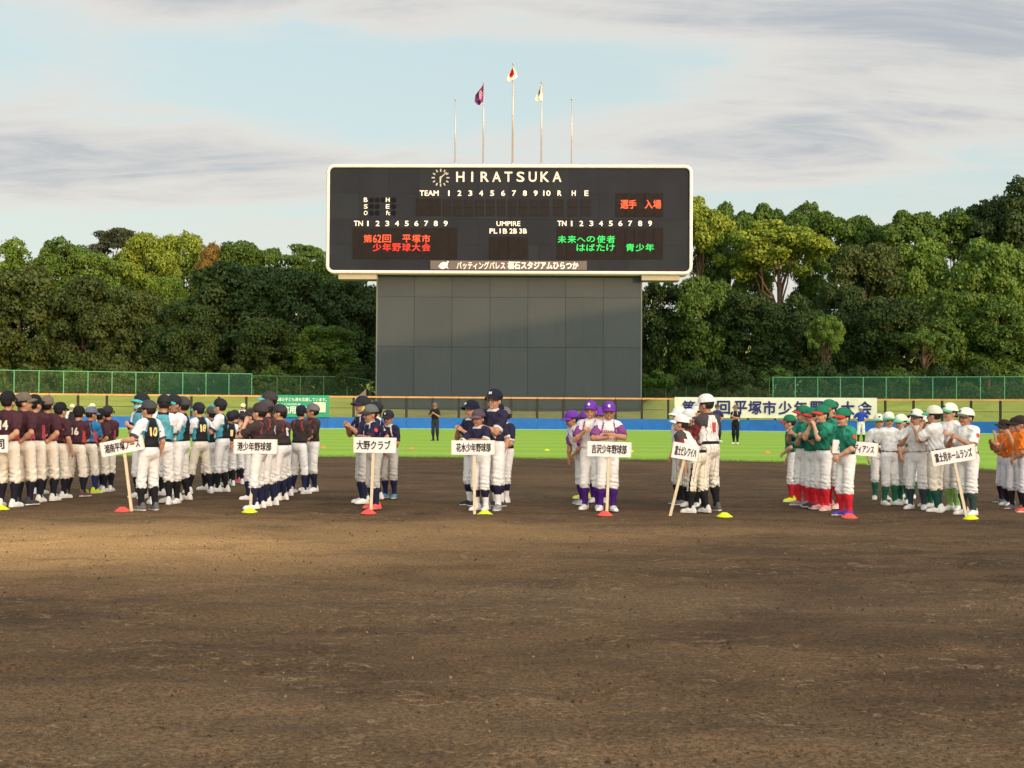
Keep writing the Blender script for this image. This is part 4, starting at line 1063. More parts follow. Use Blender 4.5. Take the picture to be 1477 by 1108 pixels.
def number_mesh(pose, mir, s, c, front=False):
    key = (pose, mir, s, c, front)
    if key in _txt: return _txt[key]
    pmx = pose_meshes(pose, mir); T = _pdata[pose]['_T']
    if mir: T = Matrix.Scale(-1, 4, (1, 0, 0)) @ T @ Matrix.Scale(-1, 4, (1, 0, 0))
    me = text_mesh(s, (.062 if len(s) == 1 else .125) if not front else .20, .125 if not front else .042, .06 if not front else .05, [mat('number_print', c, .7)], 0.0)
    # subdivide by laying it on the cloth: each corner is dropped on to the shirt
    co = np.zeros(len(me.vertices) * 3, dtype=np.float32); me.vertices.foreach_get('co', co); co = co.reshape(-1, 3); bv = pmx['_bvh']
    dr = T.to_3x3() @ Vector((0, 1 if not front else -1, 0)); out = np.zeros_like(co)
    for i, p in enumerate(co):
        o_ = T @ Vector(((-p[0] if not front else p[0]), (.4 if not front else -.4), (.255 if not front else .285) + p[2])); h_ = bv.ray_cast(o_, -dr, .6)
        q = h_[0] if h_[0] is not None else o_ - dr * .29
        out[i] = tuple(q + dr * (.007 - p[1] * 1.0))
    me.vertices.foreach_set('co', out.ravel()); me.update(); _txt[key] = me
    return me
N_PEOPLE = 0
def person(team, px, fy, ty, yaw, pose, label, mir=False, num=None, cap=None, brim=None, shoe=(.74, .72, .68), sole=(.72, .70, .66), sock=None, trousers=None, group=None, width=1.0, sc=None, hat=True, skin=None, extra=(), zones=None, stripe=None, hairlong=False, front=None, cuffc=None):
    global N_PEOPLE
    rp = random.Random(N_PEOPLE * 13 + 5); N_PEOPLE += 1
    if pose in ALT and not front and 'clasp' not in label: pose = ALT[pose][N_PEOPLE % len(ALT[pose])]
    ms = pose_meshes(pose, mir); tm = TEAMS[team]; shz = list(tm[0])
    if zones:
        for k, v in zones.items(): shz[k] = v
    if cuffc: shz[4] = cuffc
    g0 = ground(px, fy); D_ = g0.y
    s = sc if sc else (fy - ty) * D_ / F / 1.49
    kd = 'pinstripe' if team == 'pinstripe' else 'plain'
    def mk(nm, me, mats, parent):
        o = bpy.data.objects.new(nm, me); link(o, parent)
        for i, mt in enumerate(mats):
            o.material_slots[i].link = 'OBJECT'; o.material_slots[i].material = mt
        return o
    root = mk('person', ms['body'], [skins[skin if skin is not None else rp.choice([0, 0, 1, 2])], dark_eye, lip_m], None)
    root.location = (g0.x, g0.y, 0.012 if D_ < 39 else 0.008); root.rotation_euler = (R_(rp.uniform(-1.2, 1.2)), R_(rp.uniform(-1.5, 1.5)), R_(yaw + rp.uniform(-5, 5))); root.scale = (s * width * .95, s * width * .95, s)
    tag(root, label, 'person', group)
    mk('hair', ms['hair'], [hair_m], root)
    if hat:
        cc = cap or tm[6 + 0] if False else (cap or tm[6]); bc = brim or tm[7] or cc
        cp = mk('cap', ms['cap'], [cloth(cc)], root); mk('brim', ms['brim'], [cloth(bc)], cp)
        Hm = _pdata[pose]['_H']
        if 'emblem' in extra or 'yellow_emblem' in extra or 'dark_emblem' in extra:
            ec = (.8, .8, .75) if 'emblem' in extra else ((.75, .68, .05) if 'yellow_emblem' in extra else (.03, .04, .06))
            me = text_mesh('F' if 'dark_emblem' in extra else ('T' if team == 'navygrey' else ('H' if team == 'navy' else 'S')), .036, .036, .09, [mat('emblem_print', ec, .7)], 0.0)
            if 'yellow_emblem' in extra:
                me = MB().lathe([(.034, 0), (.034, .006), (.001, .009)], 12).mesh('emblem', [mat('emblem_yellow', ec, .6)]); me.transform(Matrix.Rotation(R_(90), 4, 'X'))
            me.transform(Matrix.Translation((0, -.098, .215)) @ Matrix.Rotation(R_(-28), 4, 'X')); me.transform(Hm if not mir else Matrix.Scale(-1, 4, (1, 0, 0)) @ Hm @ Matrix.Scale(-1, 4, (1, 0, 0)))
            obj('cap_emblem', me, cp)
    sh = mk('shirt', ms['shirt'], [cloth(c, kd if i in (0, 1, 3) else 'plain') for i, c in enumerate(shz)], root)
    if num: obj('back_number', number_mesh(pose, mir, num, tm[8]), sh)
    if front: obj('chest_lettering', number_mesh(pose, mir, front, (.35, .05, .10), True), sh)
    pc = trousers or tm[1]; tr = mk('trousers', ms['trousers'], [cloth(pc, kd), cloth(stripe or tm[2] or pc)], root)
    mk('belt', ms['belt'], [cloth(tm[5])], root)
    skc = sock or tm[3]
    for t_ in 'LR':
        mk('sock', ms['sock' + t_], [cloth(skc), cloth((tm[4] or skc) if not sock else skc)], root)
        mk('shoe', ms['shoe' + t_], [cloth(shoe), cloth(sole), cloth(tuple(x * .7 for x in shoe))], root)
    if 'glasses' in extra:
        Hm = _pdata[pose]['_H']; mb = MB()
        for sx in (1, -1):
            c = Vector((sx * .031, -.094, .121)); mb.tube([c + Vector((.022 * math.cos(t * math.pi / 5), 0, .016 * math.sin(t * math.pi / 5))) for t in range(11)], [.0025] * 11, 4)
            mb.tube([c + Vector((sx * .022, 0, .004)), Vector((sx * .078, .0, .121))], [.0025, .0025], 4)
        mb.tube([Vector((-.01, -.097, .125)), Vector((.01, -.097, .125))], [.0025] * 2, 4)
        me = mb.mesh('glasses', [mat('glasses_frame', (.03, .03, .03), .3)]); me.transform(Hm if not mir else Matrix.Scale(-1, 4, (1, 0, 0)) @ Hm @ Matrix.Scale(-1, 4, (1, 0, 0))); obj('glasses', me, root)
    if 'mask' in extra:
        Hm = _pdata[pose]['_H']; mb = MB()
        for j in range(5):
            for i in range(9):
                a = R_(-62 + 124 * i / 8); z = .05 + .055 * j / 4; r = .066 + .028 * math.sin(math.pi * (j + .6) / 5.2)
                mb.v.append((math.sin(a) * r * .92, -.028 - math.cos(a) * (r * .98), z))
        for j in range(4):
            for i in range(8): a = j * 9 + i; mb.f.append((a, a + 1, a + 10, a + 9))
        me = mb.mesh('face_mask', [mat('mask_blue', (.30, .55, .62), .8)]); me.transform(Hm); obj('face_mask', me, root)
    if 'sleeve_patch' in extra:
        ar = _pdata[pose]['_arms']; sd_ = 1 if 'patch_left' in extra else -1
        S, E = ar[sd_ if not mir else -sd_][:2]; S = Vector(S); E = Vector(E)
        if mir: S.x = -S.x; E.x = -E.x
        out_ = Vector((sd_, -.15, 0)).normalized(); d_ = (E - S).normalized(); out_ = (out_ - d_ * out_.dot(d_)).normalized(); c = S + d_ * .09 + out_ * .071
        mb = MB().lathe([(.030, 0), (.030, .004), (.022, .005), (.021, .0045), (.001, .005)], 16); me = mb.mesh('sleeve_patch', [mat('patch_red', (.60, .05, .05), .7)])
        me.transform(Matrix.Translation(c) @ out_.to_track_quat('Z', 'Y').to_matrix().to_4x4()); obj('sleeve_patch', me, sh)
    return root

# ================================================================== TREES
def leaf_mat(name, c, warm=1.0):
    mt = bpy.data.materials.new(name); mt.use_nodes = True; t = NT(mt.node_tree); b = t.n['Principled BSDF']
    b.inputs['Roughness'].default_value = .65; b.inputs['Specular IOR Level'].default_value = .25
    g = t.new('ShaderNodeNewGeometry'); oi = t.new('ShaderNodeObjectInfo'); co = t.new('ShaderNodeTexCoord').outputs['Object']
    a = t.mix(g.outputs['Random Per Island'], tuple(x * .55 for x in c), tuple(x * 1.5 for x in c))
    a = t.mix(t.math('MULTIPLY', t.ramp(t.noise(co, 2.6, 3, .6), .35, .7), .55), a, (c[0] * 1.7, c[1] * 1.45, c[2] * .9))
    a = t.mix(t.math('MULTIPLY', oi.outputs['Random'], .30), a, (c[0] * .6, c[1] * .7, c[2] * .7))
    t.put(b.inputs['Base Color'], a)
    tr = t.new('ShaderNodeBsdfTranslucent'); t.put(tr.inputs[0], a); mx = t.new('ShaderNodeMixShader'); mx.inputs[0].default_value = .30
    t.l.new(b.outputs[0], mx.inputs[1]); t.l.new(tr.outputs[0], mx.inputs[2]); t.l.new(mx.outputs[0], t.n['Material Output'].inputs[0])
    return mt
LEAF = {'dark': leaf_mat('leaf_dark_evergreen', (.025, .052, .012)), 'mid': leaf_mat('leaf_mid_green', (.055, .110, .018)), 'yellow': leaf_mat('leaf_yellow_green', (.15, .22, .028)),
        'brown': leaf_mat('leaf_olive_brown', (.046, .074, .018)), 'pine': leaf_mat('leaf_pine', (.032, .048, .024)), 'orange': leaf_mat('leaf_orange', (.17, .12, .03)), 'light': leaf_mat('leaf_light_green', (.09, .165, .026))}
bark = mat('bark', (.075, .052, .036), .9, var=.3, vscale=3, bump=.6, bscale=10)
ASP = {'round': 1.9, 'umbrella': 1.9, 'pine': 1.7, 'feather': 1.9, 'shrub': 1.0}
def crown_variant(seed, kind):
    """crown in units of its own radius: x, y about -1..1, z 0..ASP"""
    r = np.random.RandomState(seed); lobes = []; asp = ASP[kind]
    if kind == 'round':
        for i in range(95):
            z = r.uniform(.03, .95); prof_ = (1 - max(0, (z - .45) / .56) ** 2.2) ** .5 * (0.86 + .14 * min(1, z / .25)); a = r.uniform(0, math.tau); q = prof_ * r.uniform(.35, .92)
            lobes.append((q * math.cos(a), q * math.sin(a), z * asp, r.uniform(.16, .30)))
        n = 29000; s0 = .0325
    elif kind == 'umbrella':
        for i in range(52):
            a = r.uniform(0, math.tau); q = r.uniform(.05, .86) ** .7; z = asp * .70 + .42 * (1 - q * q) * r.uniform(.5, 1) + r.uniform(-.22, .06)
            if r.rand() < .4: z -= r.uniform(.1, .62)
            lobes.append((q * math.cos(a), q * math.sin(a), z, r.uniform(.13, .27)))
        n = 20000; s0 = .032
    elif kind == 'pine':
        for i in range(46):
            z = asp * (.30 + .66 * i / 46); q = (1.05 - z / asp) ** .5 * r.uniform(.35, 1.0); a = r.uniform(0, math.tau)
            lobes.append((q * math.cos(a), q * math.sin(a), z, r.uniform(.18, .34)))
        n = 12000; s0 = .030
    elif kind == 'feather':
        for i in range(70):
            z = r.uniform(.08, .97); q = (1.0 - z ** 1.6) ** .6 * r.uniform(.2, .95); a = r.uniform(0, math.tau)
            lobes.append((q * math.cos(a), q * math.sin(a), z * asp, r.uniform(.12, .25)))
        n = 16000; s0 = .034
    else:   # low shrub
        for i in range(26):
            a = r.uniform(0, math.tau); q = r.uniform(0, .85); z = .45 * (1 - q * q) + r.uniform(0, .35)
            lobes.append((q * math.cos(a), q * math.sin(a), z, r.uniform(.16, .26)))
        n = 6000; s0 = .05
    L = np.array(lobes); pr = L[:, 3] ** 2; pr /= pr.sum(); li = r.choice(len(L), n, p=pr)
    d = r.randn(n, 3); d /= np.linalg.norm(d, axis=1, keepdims=True); d[:, 2] = np.where((d[:, 2] < -.25) & (r.rand(n) < .7), -d[:, 2], d[:, 2])
    flat = {'pine': .28, 'umbrella': .66, 'feather': .9, 'shrub': .8}.get(kind, .72)
    rad = r.uniform(.55, 1.0, n) ** .5 * (1 + .16 * np.sin(7 * d[:, 0] + li) * np.sin(6 * d[:, 1] + 2 * li) + .10 * np.sin(13 * d[:, 2] + 5 * d[:, 0]))
    p = L[li, :3] + d * L[li, 3:4] * rad[:, None] * np.array([1, 1, flat])
    if kind == 'feather': p[:, 2] += .05 * np.abs(r.randn(n)) * (r.rand(n) < .1)
    nn = d * .85 + r.randn(n, 3) * .5 + np.array([0, 0, .2]); nn /= np.linalg.norm(nn, axis=1, keepdims=True)
    t = np.cross(nn, r.randn(n, 3)); t /= np.linalg.norm(t, axis=1, keepdims=True); b = np.cross(nn, t)
    s = s0 * r.uniform(.6, 1.35, n)[:, None]; el = r.uniform(.5, .9, n)[:, None]
    V = np.stack([p - t * s, p - b * s * el + nn * s * .2, p + t * s, p + b * s * el + nn * s * .15], 1).reshape(-1, 3)
    return V, np.arange(4 * n).reshape(n, 4), lobes
CR = {k: [crown_variant(i * 7 + hash_, k) for i in range(nv)] for k, nv, hash_ in (('round', 5, 11), ('umbrella', 3, 23), ('pine', 2, 31), ('feather', 2, 41), ('shrub', 3, 53))}
CM = {k: [mesh('crown', c[0], c[1], [None], None, False) for c in v] for k, v in CR.items()}
TRN = 0
def tree(px, ty, hw, by, Y, kind, colr, label, name='tree', zg=None, group='trees behind the outfield fence'):
    """px: picture column, ty/by: rows of crown top and bottom, hw: half width in picture pixels, Y: metres away"""
    global TRN
    i = TRN; TRN += 1; rt = random.Random(i * 3 + 1)
    top = at(px, ty, Y); bot = at(px, by, Y); zg_ = 2.35 if zg is None else zg
    rx = hw * MPP(Y); root = empty(name, (top.x, Y, zg_), label, 'shrub' if kind == 'shrub' else 'tree', group, rz=rt.uniform(0, 6.28))
    vi = i % len(CM[kind]); z0 = max(bot.z - zg_, 0.0); hgt = top.z - zg_ - z0
    c = obj('crown' if kind != 'shrub' else 'foliage', CM[kind][vi], root); c.location = (0, 0, z0); c.scale = (rx, rx * rt.uniform(.75, .95), hgt / ASP[kind] * 1.0)
    c.material_slots[0].link = 'OBJECT'; c.material_slots[0].material = LEAF[colr]
    mb = MB(); lob = CR[kind][vi][2]; sy = c.scale[1]
    if kind == 'shrub':
        for k in range(4):
            l = lob[k * 3]; mb.tube([(0, 0, -.2), (l[0] * rx * .5, l[1] * sy * .5, l[2] * hgt * .7)], [.05, .02], 5)
        mb.obj('stem', [bark], root); return root
    fork = z0 + hgt * (.30 if kind != 'umbrella' else .22); tr = max(.16, rx * .045)
    lx, ly = rt.uniform(-.3, .3), rt.uniform(-.3, .3)
    mb.tube([(0, 0, -.6), (lx * .3, ly * .3, fork * .5), (lx, ly, fork), (lx * 1.4, ly * 1.4, z0 + hgt * .72)], [tr * 1.3, tr, tr * .8, tr * .3], 8)
    mb.obj('trunk', [bark], root, True)
    big = sorted(lob, key=lambda l: -l[3])[: (9 if kind == 'umbrella' else 8)]
    for l in big:
        e = Vector((l[0] * rx, l[1] * sy, z0 + l[2] * hgt / ASP[kind])); a = Vector((lx, ly, fork)) * rt.uniform(.7, 1.0); m_ = a.lerp(e, .5) + Vector((0, 0, -hgt * .05 if kind == 'umbrella' else 0))
        w1 = Vector((rt.uniform(-1, 1), rt.uniform(-1, 1), rt.uniform(-.4, .6))) * rx * .09; w2 = Vector((rt.uniform(-1, 1), rt.uniform(-1, 1), rt.uniform(.2, 1.2))) * rx * .10
        b2 = MB(); b2.tube([a, a.lerp(e, .22) + w1 * .5 + Vector((0, 0, hgt * .05)), m_ + w1 + w2 * .4, a.lerp(e, .78) + w2, e], [tr * .46, tr * .36, tr * .27, tr * .18, tr * .06], 5); b2.obj('limb', [bark], root, True)
    return root
G = 'tree'
TREES = [
 # left, back row
 (14, 352, 44, 470, 150, 'feather', 'light', 'feathery pale green tree at the left edge of the photo'),
 (86, 350, 46, 480, 148, 'round', 'mid', 'rounded green tree second from the left edge in the back row'),
 (60, 372, 30, 470, 146, 'feather', 'yellow', 'small yellow green feathery tree between two darker crowns at far left'),
 (165, 328, 42, 450, 156, 'pine', 'pine', 'dark layered pine standing above the left trees'),
 (132, 366, 38, 470, 146, 'round', 'light', 'light green bushy tree just left of the tall dark pine'),
 (214, 342, 42, 480, 150, 'round', 'yellow', 'sunlit yellow green tree just right of the dark pine'),
 (266, 340, 44, 480, 152, 'round', 'yellow', 'tall sunlit yellow green tree in the middle of the left back row'),
 (304, 356, 26, 440, 146, 'feather', 'orange', 'orange tinted small tree among the left back row'),
 (338, 352, 40, 470, 150, 'round', 'mid', 'green tree behind the big dark crown left of the scoreboard'),
 (385, 360, 36, 470, 150, 'round', 'mid', 'mid green tree top over the right shoulder of the dark crown'),
 (442, 351, 38, 460, 148, 'pine', 'mid', 'tree with sprigs sticking out just left of the scoreboard'),
 (478, 372, 36, 480, 146, 'round', 'mid', 'green crown half hidden by the left edge of the scoreboard'),
 (292, 398, 34, 500, 138, 'feather', 'light', 'light green sprays in the dip between two dark crowns'),
 (240, 400, 36, 500, 140, 'round', 'yellow', 'yellow green lower tree below the tall sunlit ones'),
 # left, front row
 (36, 388, 82, 548, 128, 'round', 'brown', 'broad olive brown tree filling the left edge'),
 (118, 402, 72, 548, 126, 'round', 'brown', 'broad olive brown tree second from the left edge'),
 (192, 420, 60, 548, 124, 'round', 'brown', 'lower olive tree left of the dip in the tree line'),
 (-60, 400, 70, 548, 128, 'round', 'brown', 'olive tree cut by the left edge of the photo'),
 (345, 384, 84, 548, 128, 'round', 'dark', 'big domed dark evergreen left of the scoreboard'),
 (268, 438, 56, 548, 122, 'round', 'dark', 'dark low tree under the dip in the left tree line'),
 (425, 396, 66, 548, 126, 'round', 'dark', 'dark evergreen between the big dome and the scoreboard'),
 (498, 404, 60, 548, 128, 'round', 'dark', 'dark evergreen against the left side of the scoreboard wall'),
 (560, 400, 56, 548, 132, 'round', 'dark', 'dark tree mostly behind the scoreboard wall on its left'),
 (385, 462, 60, 550, 120, 'round', 'dark', 'low dark bushy tree in front of the big domed evergreen'),
 (470, 470, 56, 550, 120, 'round', 'mid', 'low green bushy tree by the left foot of the scoreboard'),
 # right, back row with sky showing through
 (1006, 280, 46, 440, 150, 'umbrella', 'yellow', 'tall open crowned tree touching the right edge of the scoreboard'),
 (1052, 288, 42, 450, 158, 'umbrella', 'mid', 'tall thin stemmed tree second right of the scoreboard'),
 (1100, 292, 46, 450, 160, 'umbrella', 'mid', 'tall open tree behind the yellow green spreading one'),
 (1128, 314, 68, 450, 146, 'umbrella', 'yellow', 'yellow green spreading tree with bare forked stems showing sky'),
 (1172, 290, 52, 450, 158, 'umbrella', 'mid', 'tall green tree with its dome right of the yellow green one'),
 (1028, 338, 30, 450, 153, 'round', 'mid', 'mid green crown filling in below the first tall open tree on the right'),
 (1088, 352, 26, 450, 153, 'round', 'light', 'light green crown between the thin stems right of the scoreboard'),
 (1176, 362, 28, 450, 153, 'round', 'mid', 'mid green crown between the yellow green spreading tree and the brownish dome'),
 (1243, 316, 30, 440, 156, 'round', 'mid', 'small round green top in the gap of the right tree line'),
 (1310, 298, 50, 440, 152, 'umbrella', 'mid', 'tall green tree just right of the gap in the tree line'),
 (1372, 298, 46, 440, 154, 'umbrella', 'mid', 'tall green tree in the middle of the far right row'),
 (1425, 292, 48, 440, 152, 'round', 'dark', 'dark green tree near the right edge in the back row'),
 (1482, 262, 52, 440, 150, 'round', 'dark', 'tallest dark tree cut by the right edge of the photo'),
 (1560, 280, 60, 440, 150, 'round', 'dark', 'dark tree beyond the right edge of the photo'),
 # right, middle and front rows
 (955, 408, 54, 548, 130, 'round', 'dark', 'dark green tree beside the right side of the scoreboard wall'),
 (1015, 404, 56, 548, 128, 'round', 'mid', 'green bushy tree below the first tall open crown on the right'),
 (1075, 424, 58, 548, 127, 'round', 'dark', 'dark bushy tree below the bare forked stems'),
 (1140, 428, 60, 548, 126, 'round', 'dark', 'dark bushy tree under the yellow green spreading one'),
 (1250, 354, 62, 500, 140, 'round', 'brown', 'dark brownish domed tree below the gap in the right tree line'),
 (1205, 412, 52, 548, 130, 'round', 'dark', 'dark evergreen left of the brownish domed tree'),
 (1330, 352, 58, 500, 140, 'round', 'light', 'light green spreading tree right of the brownish dome'),
 (1425, 352, 66, 520, 136, 'round', 'light', 'broad fresh green tree near the right edge'),
 (1500, 356, 60, 530, 136, 'round', 'mid', 'green tree cut by the right edge below the tallest one'),
 (1285, 432, 62, 548, 126, 'round', 'dark', 'dark low tree under the brownish dome'),
 (1365, 420, 60, 548, 126, 'round', 'mid', 'mid green low tree in the right front row'),
 (1440, 440, 62, 548, 124, 'round', 'mid', 'mid green low tree near the right edge in the front row'),
 (1510, 430, 62, 548, 126, 'round', 'dark', 'dark low tree at the right edge in the front row'),
 (1190, 452, 34, 540, 121, 'umbrella', 'light', 'small light green tree with a thin leaning trunk'),
 (1335, 470, 44, 545, 120, 'umbrella', 'mid', 'small spreading tree with a visible trunk above the green fence'),
 (600, 420, 60, 548, 134, 'round', 'dark', 'dark tree hidden by the left half of the scoreboard wall'),
 (890, 420, 60, 548, 134, 'round', 'dark', 'dark tree hidden by the right half of the scoreboard wall'),
]
for t_ in TREES: tree(*(t_[:2] + (t_[2] * (1.32 if t_[4] >= 144 else 1.0),) + t_[3:]))
SHL = ['olive shrub at the left end behind the green fence', 'olive brown shrub second from the left behind the green fence', 'brownish shrub third from the left behind the green fence', 'olive shrub fourth from the left behind the green fence',
 'reddish olive shrub below the olive brown trees', 'shrub below the dip in the left tree line', 'dull shrub under the big domed evergreen', 'dark shrub where the bright fence ends on the left', 'dark shrub behind the aged fence left of the scoreboard', 'dark shrub nearest the left side of the scoreboard wall',
 'dark shrub nearest the right side of the scoreboard wall', 'dark shrub behind the aged fence right of the scoreboard', 'dark shrub at the right end of the aged fence', 'green shrub where the bright right fence begins', 'green shrub behind the fence above the long white banner', 'shrub under the small light green tree',
 'shrub behind the fence above the right end of the banner', 'green shrub third from the right edge', 'green shrub second from the right edge', 'green shrub at the right edge behind the fence']
for i, lb in enumerate(SHL):
    px = -10 + i * 58 if i < 10 else 950 + (i - 10) * 58
    tree(px, 520 + (i * 37) % 11 + (6 if 930 < px < 1100 else 0), 40, 566, 112 + (i * 5) % 6 , 'shrub', ['brown', 'brown', 'mid', 'brown', 'dark'][i % 5] if i < 8 else ['dark', 'mid', 'dark'][i % 3], lb, 'shrub', 2.3, 'shrubs behind the green fence')

# the wood's dark depth behind the single trees
ru = np.random.RandomState(77); NU = 44000
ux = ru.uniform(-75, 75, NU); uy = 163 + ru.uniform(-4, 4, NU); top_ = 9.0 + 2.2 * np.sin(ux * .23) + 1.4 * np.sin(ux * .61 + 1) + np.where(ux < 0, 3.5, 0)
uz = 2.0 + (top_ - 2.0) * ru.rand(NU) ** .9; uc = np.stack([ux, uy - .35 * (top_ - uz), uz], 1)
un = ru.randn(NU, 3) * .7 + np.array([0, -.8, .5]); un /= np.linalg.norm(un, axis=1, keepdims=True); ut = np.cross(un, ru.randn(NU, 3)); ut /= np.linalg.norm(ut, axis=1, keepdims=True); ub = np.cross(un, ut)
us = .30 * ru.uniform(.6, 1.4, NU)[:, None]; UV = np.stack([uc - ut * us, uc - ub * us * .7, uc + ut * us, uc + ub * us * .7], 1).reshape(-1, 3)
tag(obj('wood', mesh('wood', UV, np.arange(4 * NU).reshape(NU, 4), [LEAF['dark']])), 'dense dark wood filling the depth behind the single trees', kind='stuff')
ru = np.random.RandomState(78); NU = 26000
ux = ru.uniform(-46, 50, NU); hgt_ = .9 + .5 * np.sin(ux * .9) * np.sin(ux * .37 + 2) + .25 * np.sin(ux * 2.3); uy = 24 + np.sqrt(93.5 ** 2 - np.clip(ux - 1.5, -60, 60) ** 2) + ru.uniform(-1.2, 1.6, NU)
uz = 2.3 + np.maximum(.3, hgt_ * 1.25) * ru.rand(NU) ** .8; uc = np.stack([ux, uy, uz], 1)
un = ru.randn(NU, 3) * .7 + np.array([0, -.7, .6]); un /= np.linalg.norm(un, axis=1, keepdims=True); ut = np.cross(un, ru.randn(NU, 3)); ut /= np.linalg.norm(ut, axis=1, keepdims=True); ub = np.cross(un, ut)
us = .11 * ru.uniform(.6, 1.5, NU)[:, None]; UV = np.stack([uc - ut * us, uc - ub * us * .6, uc + ut * us, uc + ub * us * .6], 1).reshape(-1, 3)
tag(obj('undergrowth', mesh('undergrowth', UV, np.arange(4 * NU).reshape(NU, 4), [LEAF['brown']])), 'tangled olive undergrowth along the back of the green fence', kind='stuff')

# ================================================================== CONES
cone_m = {'red': mat('cone_red', (.80, .075, .055), .45), 'yellow': mat('cone_yellow', (.62, .72, .01), .45), 'orange': mat('cone_orange', (.80, .22, .08), .45)}
cone_me = {}
for k, mt in cone_m.items():
    cone_me[k] = MB().lathe([(.095, 0), (.098, .008), (.085, .014), (.034, .052), (.026, .054), (.022, .050), (.075, .008), (.09, .002)], 24).mesh('marker_cone', [mt], True)
def cone(px, py, k, label, s=1.0):
    g_ = ground(px, py); o = obj('marker_cone', cone_me[k]); o.location = (g_.x, g_.y, .016 if g_.y < 39 else .008); o.scale = (s,) * 3
    tag(o, label, 'marker cone', 'flat marker cones on the field')
for a in ((2, 737, 'yellow', 'yellow marker cone at the left edge of the photo'), (176.5, 739.5, 'red', 'red marker cone beside the foot of the leftmost leaning sign pole'), (360, 741, 'yellow', 'yellow marker cone at the foot of the charcoal team sign'),
          (531.5, 743, 'red', 'red marker cone at the foot of the grey trousered team sign'), (699.5, 744.5, 'yellow', 'yellow marker cone in front of the small boy leaning on his sign'), (872.5, 745.5, 'red', 'red marker cone in front of the purple team sign'),
          (1045, 747.5, 'yellow', 'yellow marker cone standing alone right of the white capped team'), (1225, 749, 'red', 'red marker cone at the feet of the green team sign holder'), (1401, 751, 'yellow', 'yellow marker cone at the feet of the rightmost sign holder')):
    cone(*a, 1.12)
for a in ((276, 648, 'yellow', 'small yellow cone on the grass between the turquoise peaked players'), (466, 646.5, 'orange', 'small orange cone on the grass right of the charcoal team'), (593, 648, 'orange', 'small orange cone on the grass left of the man in black'),
          (789, 650.5, 'yellow', 'small yellow cone on the grass left of the purple team'), (1107, 654, 'orange', 'small orange cone on the grass left of the green team'), (910, 652, 'yellow', 'small yellow cone on the grass behind the purple team sign')):
    cone(*a, 1.15)

# ================================================================== SIGNS ON POLES
sign_m = mat('sign_board', (.78, .75, .72), .6, var=.04, vscale=3); sign_edge = mat('sign_wood', (.66, .55, .38), .7, var=.1, vscale=6, bump=.2); ink = mat('sign_ink', (.018, .016, .020), .6)
def placard(text, label, foot, ptop, cx, cy, wpx, hpx, tilt, lx0=.08, lx1=.92, pole=True, dy=0.0, hgt=.62):
    g_ = ground(*foot); Y = g_.y + dy; s = MPP(Y)
    root = empty('team_placard', (g_.x, g_.y, 0.012), label, 'placard', 'team name placards')
    off = Vector(root.location)
    pt = at(ptop[0], ptop[1], Y)
    c = at(cx, cy, Y); W_, H_ = wpx * s, hpx * s
    up = (pt - Vector((g_.x, g_.y, 0.012))); upn = up.normalized()
    mb = MB(); d = upn; a = d.cross(Vector((0, 1, 0))).normalized(); b = a.cross(d)
    e1 = up + upn * H_ * .5; r_ = .0185
    mb.add([tuple(q + a * sx * r_ + b * sy * r_ * .7) for q in (Vector((0, 0, 0)), e1) for sx, sy in ((-1, -1), (1, -1), (1, 1), (-1, 1))], [(0, 3, 2, 1), (4, 5, 6, 7), (0, 1, 5, 4), (1, 2, 6, 5), (2, 3, 7, 6), (3, 0, 4, 7)])
    mb.obj('pole', [sign_edge], root)
    M_ = Matrix.Translation(c - off + Vector((0, -.022, 0))) @ Matrix.Rotation(R_(-tilt), 4, 'Y')
    mb = MB(); mb.box((-W_ / 2, -.006, -H_ / 2), (W_ / 2, .006, H_ / 2), M_); mb.obj('board', [sign_m], root)
    e = .010
    mb = MB()
    mb.box((-W_ / 2 - e, -.009, -H_ / 2), (-W_ / 2 - .0005, .009, H_ / 2), M_); mb.obj('edge_strip', [sign_edge], root)
    mb = MB(); mb.box((W_ / 2 + .0005, -.009, -H_ / 2), (W_ / 2 + e, .009, H_ / 2), M_); mb.obj('edge_strip', [sign_edge], root)
    me = text_mesh(text, W_ * (lx1 - lx0), H_ * hgt, .028, [ink], 0.0); me.transform(M_ @ Matrix.Translation((W_ * ((lx0 + lx1) / 2 - .5), -.008, 0))); obj('lettering', me, root)
    return root
placard('合同', 'white sign cut by the left edge with one visible character in a frame', (-25, 739), (-25, 655), -24, 641, 72, 25, 2, .5, .94)
placard('湘南平塚ノース', 'white sign tilted up to the right in front of the turquoise team', (190, 739), (180, 655), 177, 643.5, 61, 21, 11.5)
placard('港少年野球部', 'white sign held level in front of the charcoal team', (361, 737), (367, 654), 369, 644, 61, 20.5, 0, .07, .88)
placard('大野クラブ', 'white sign with five large characters in front of the grey trousered team', (535, 742), (538.5, 653), 541, 642, 60, 22, -.5, .06, .88)
placard('花水少年野球部', 'white sign under the folded arms of the small boy in navy', (684.5, 744), (684, 655), 682.5, 645.5, 61, 20.5, .5, .10, .92)
placard('吉沢少年野球部', 'white sign in front of the purple capped team', (875, 745), (878.5, 658), 878.5, 648, 62, 21.5, -1.5, .09, .91)
placard('富士ビレワイハ', 'white sign tilted down to the right under the leaning white capped boy', (966.5, 745.5), (987, 662), 988.5, 651.5, 37, 23, -9.5, .08, .93, dy=-.05)
placard('八幡インディアンス', 'white sign partly behind the arm of the green team boy', (1224, 745), (1230, 658), 1233, 646.5, 64, 19.5, -4.5, .10, .92, dy=-.16)
placard('富士見ホームランズ', 'white sign tilted up to the right below the rightmost white capped boy', (1394, 748), (1377, 668), 1375, 656.5, 63, 22, 10, .06, .92)

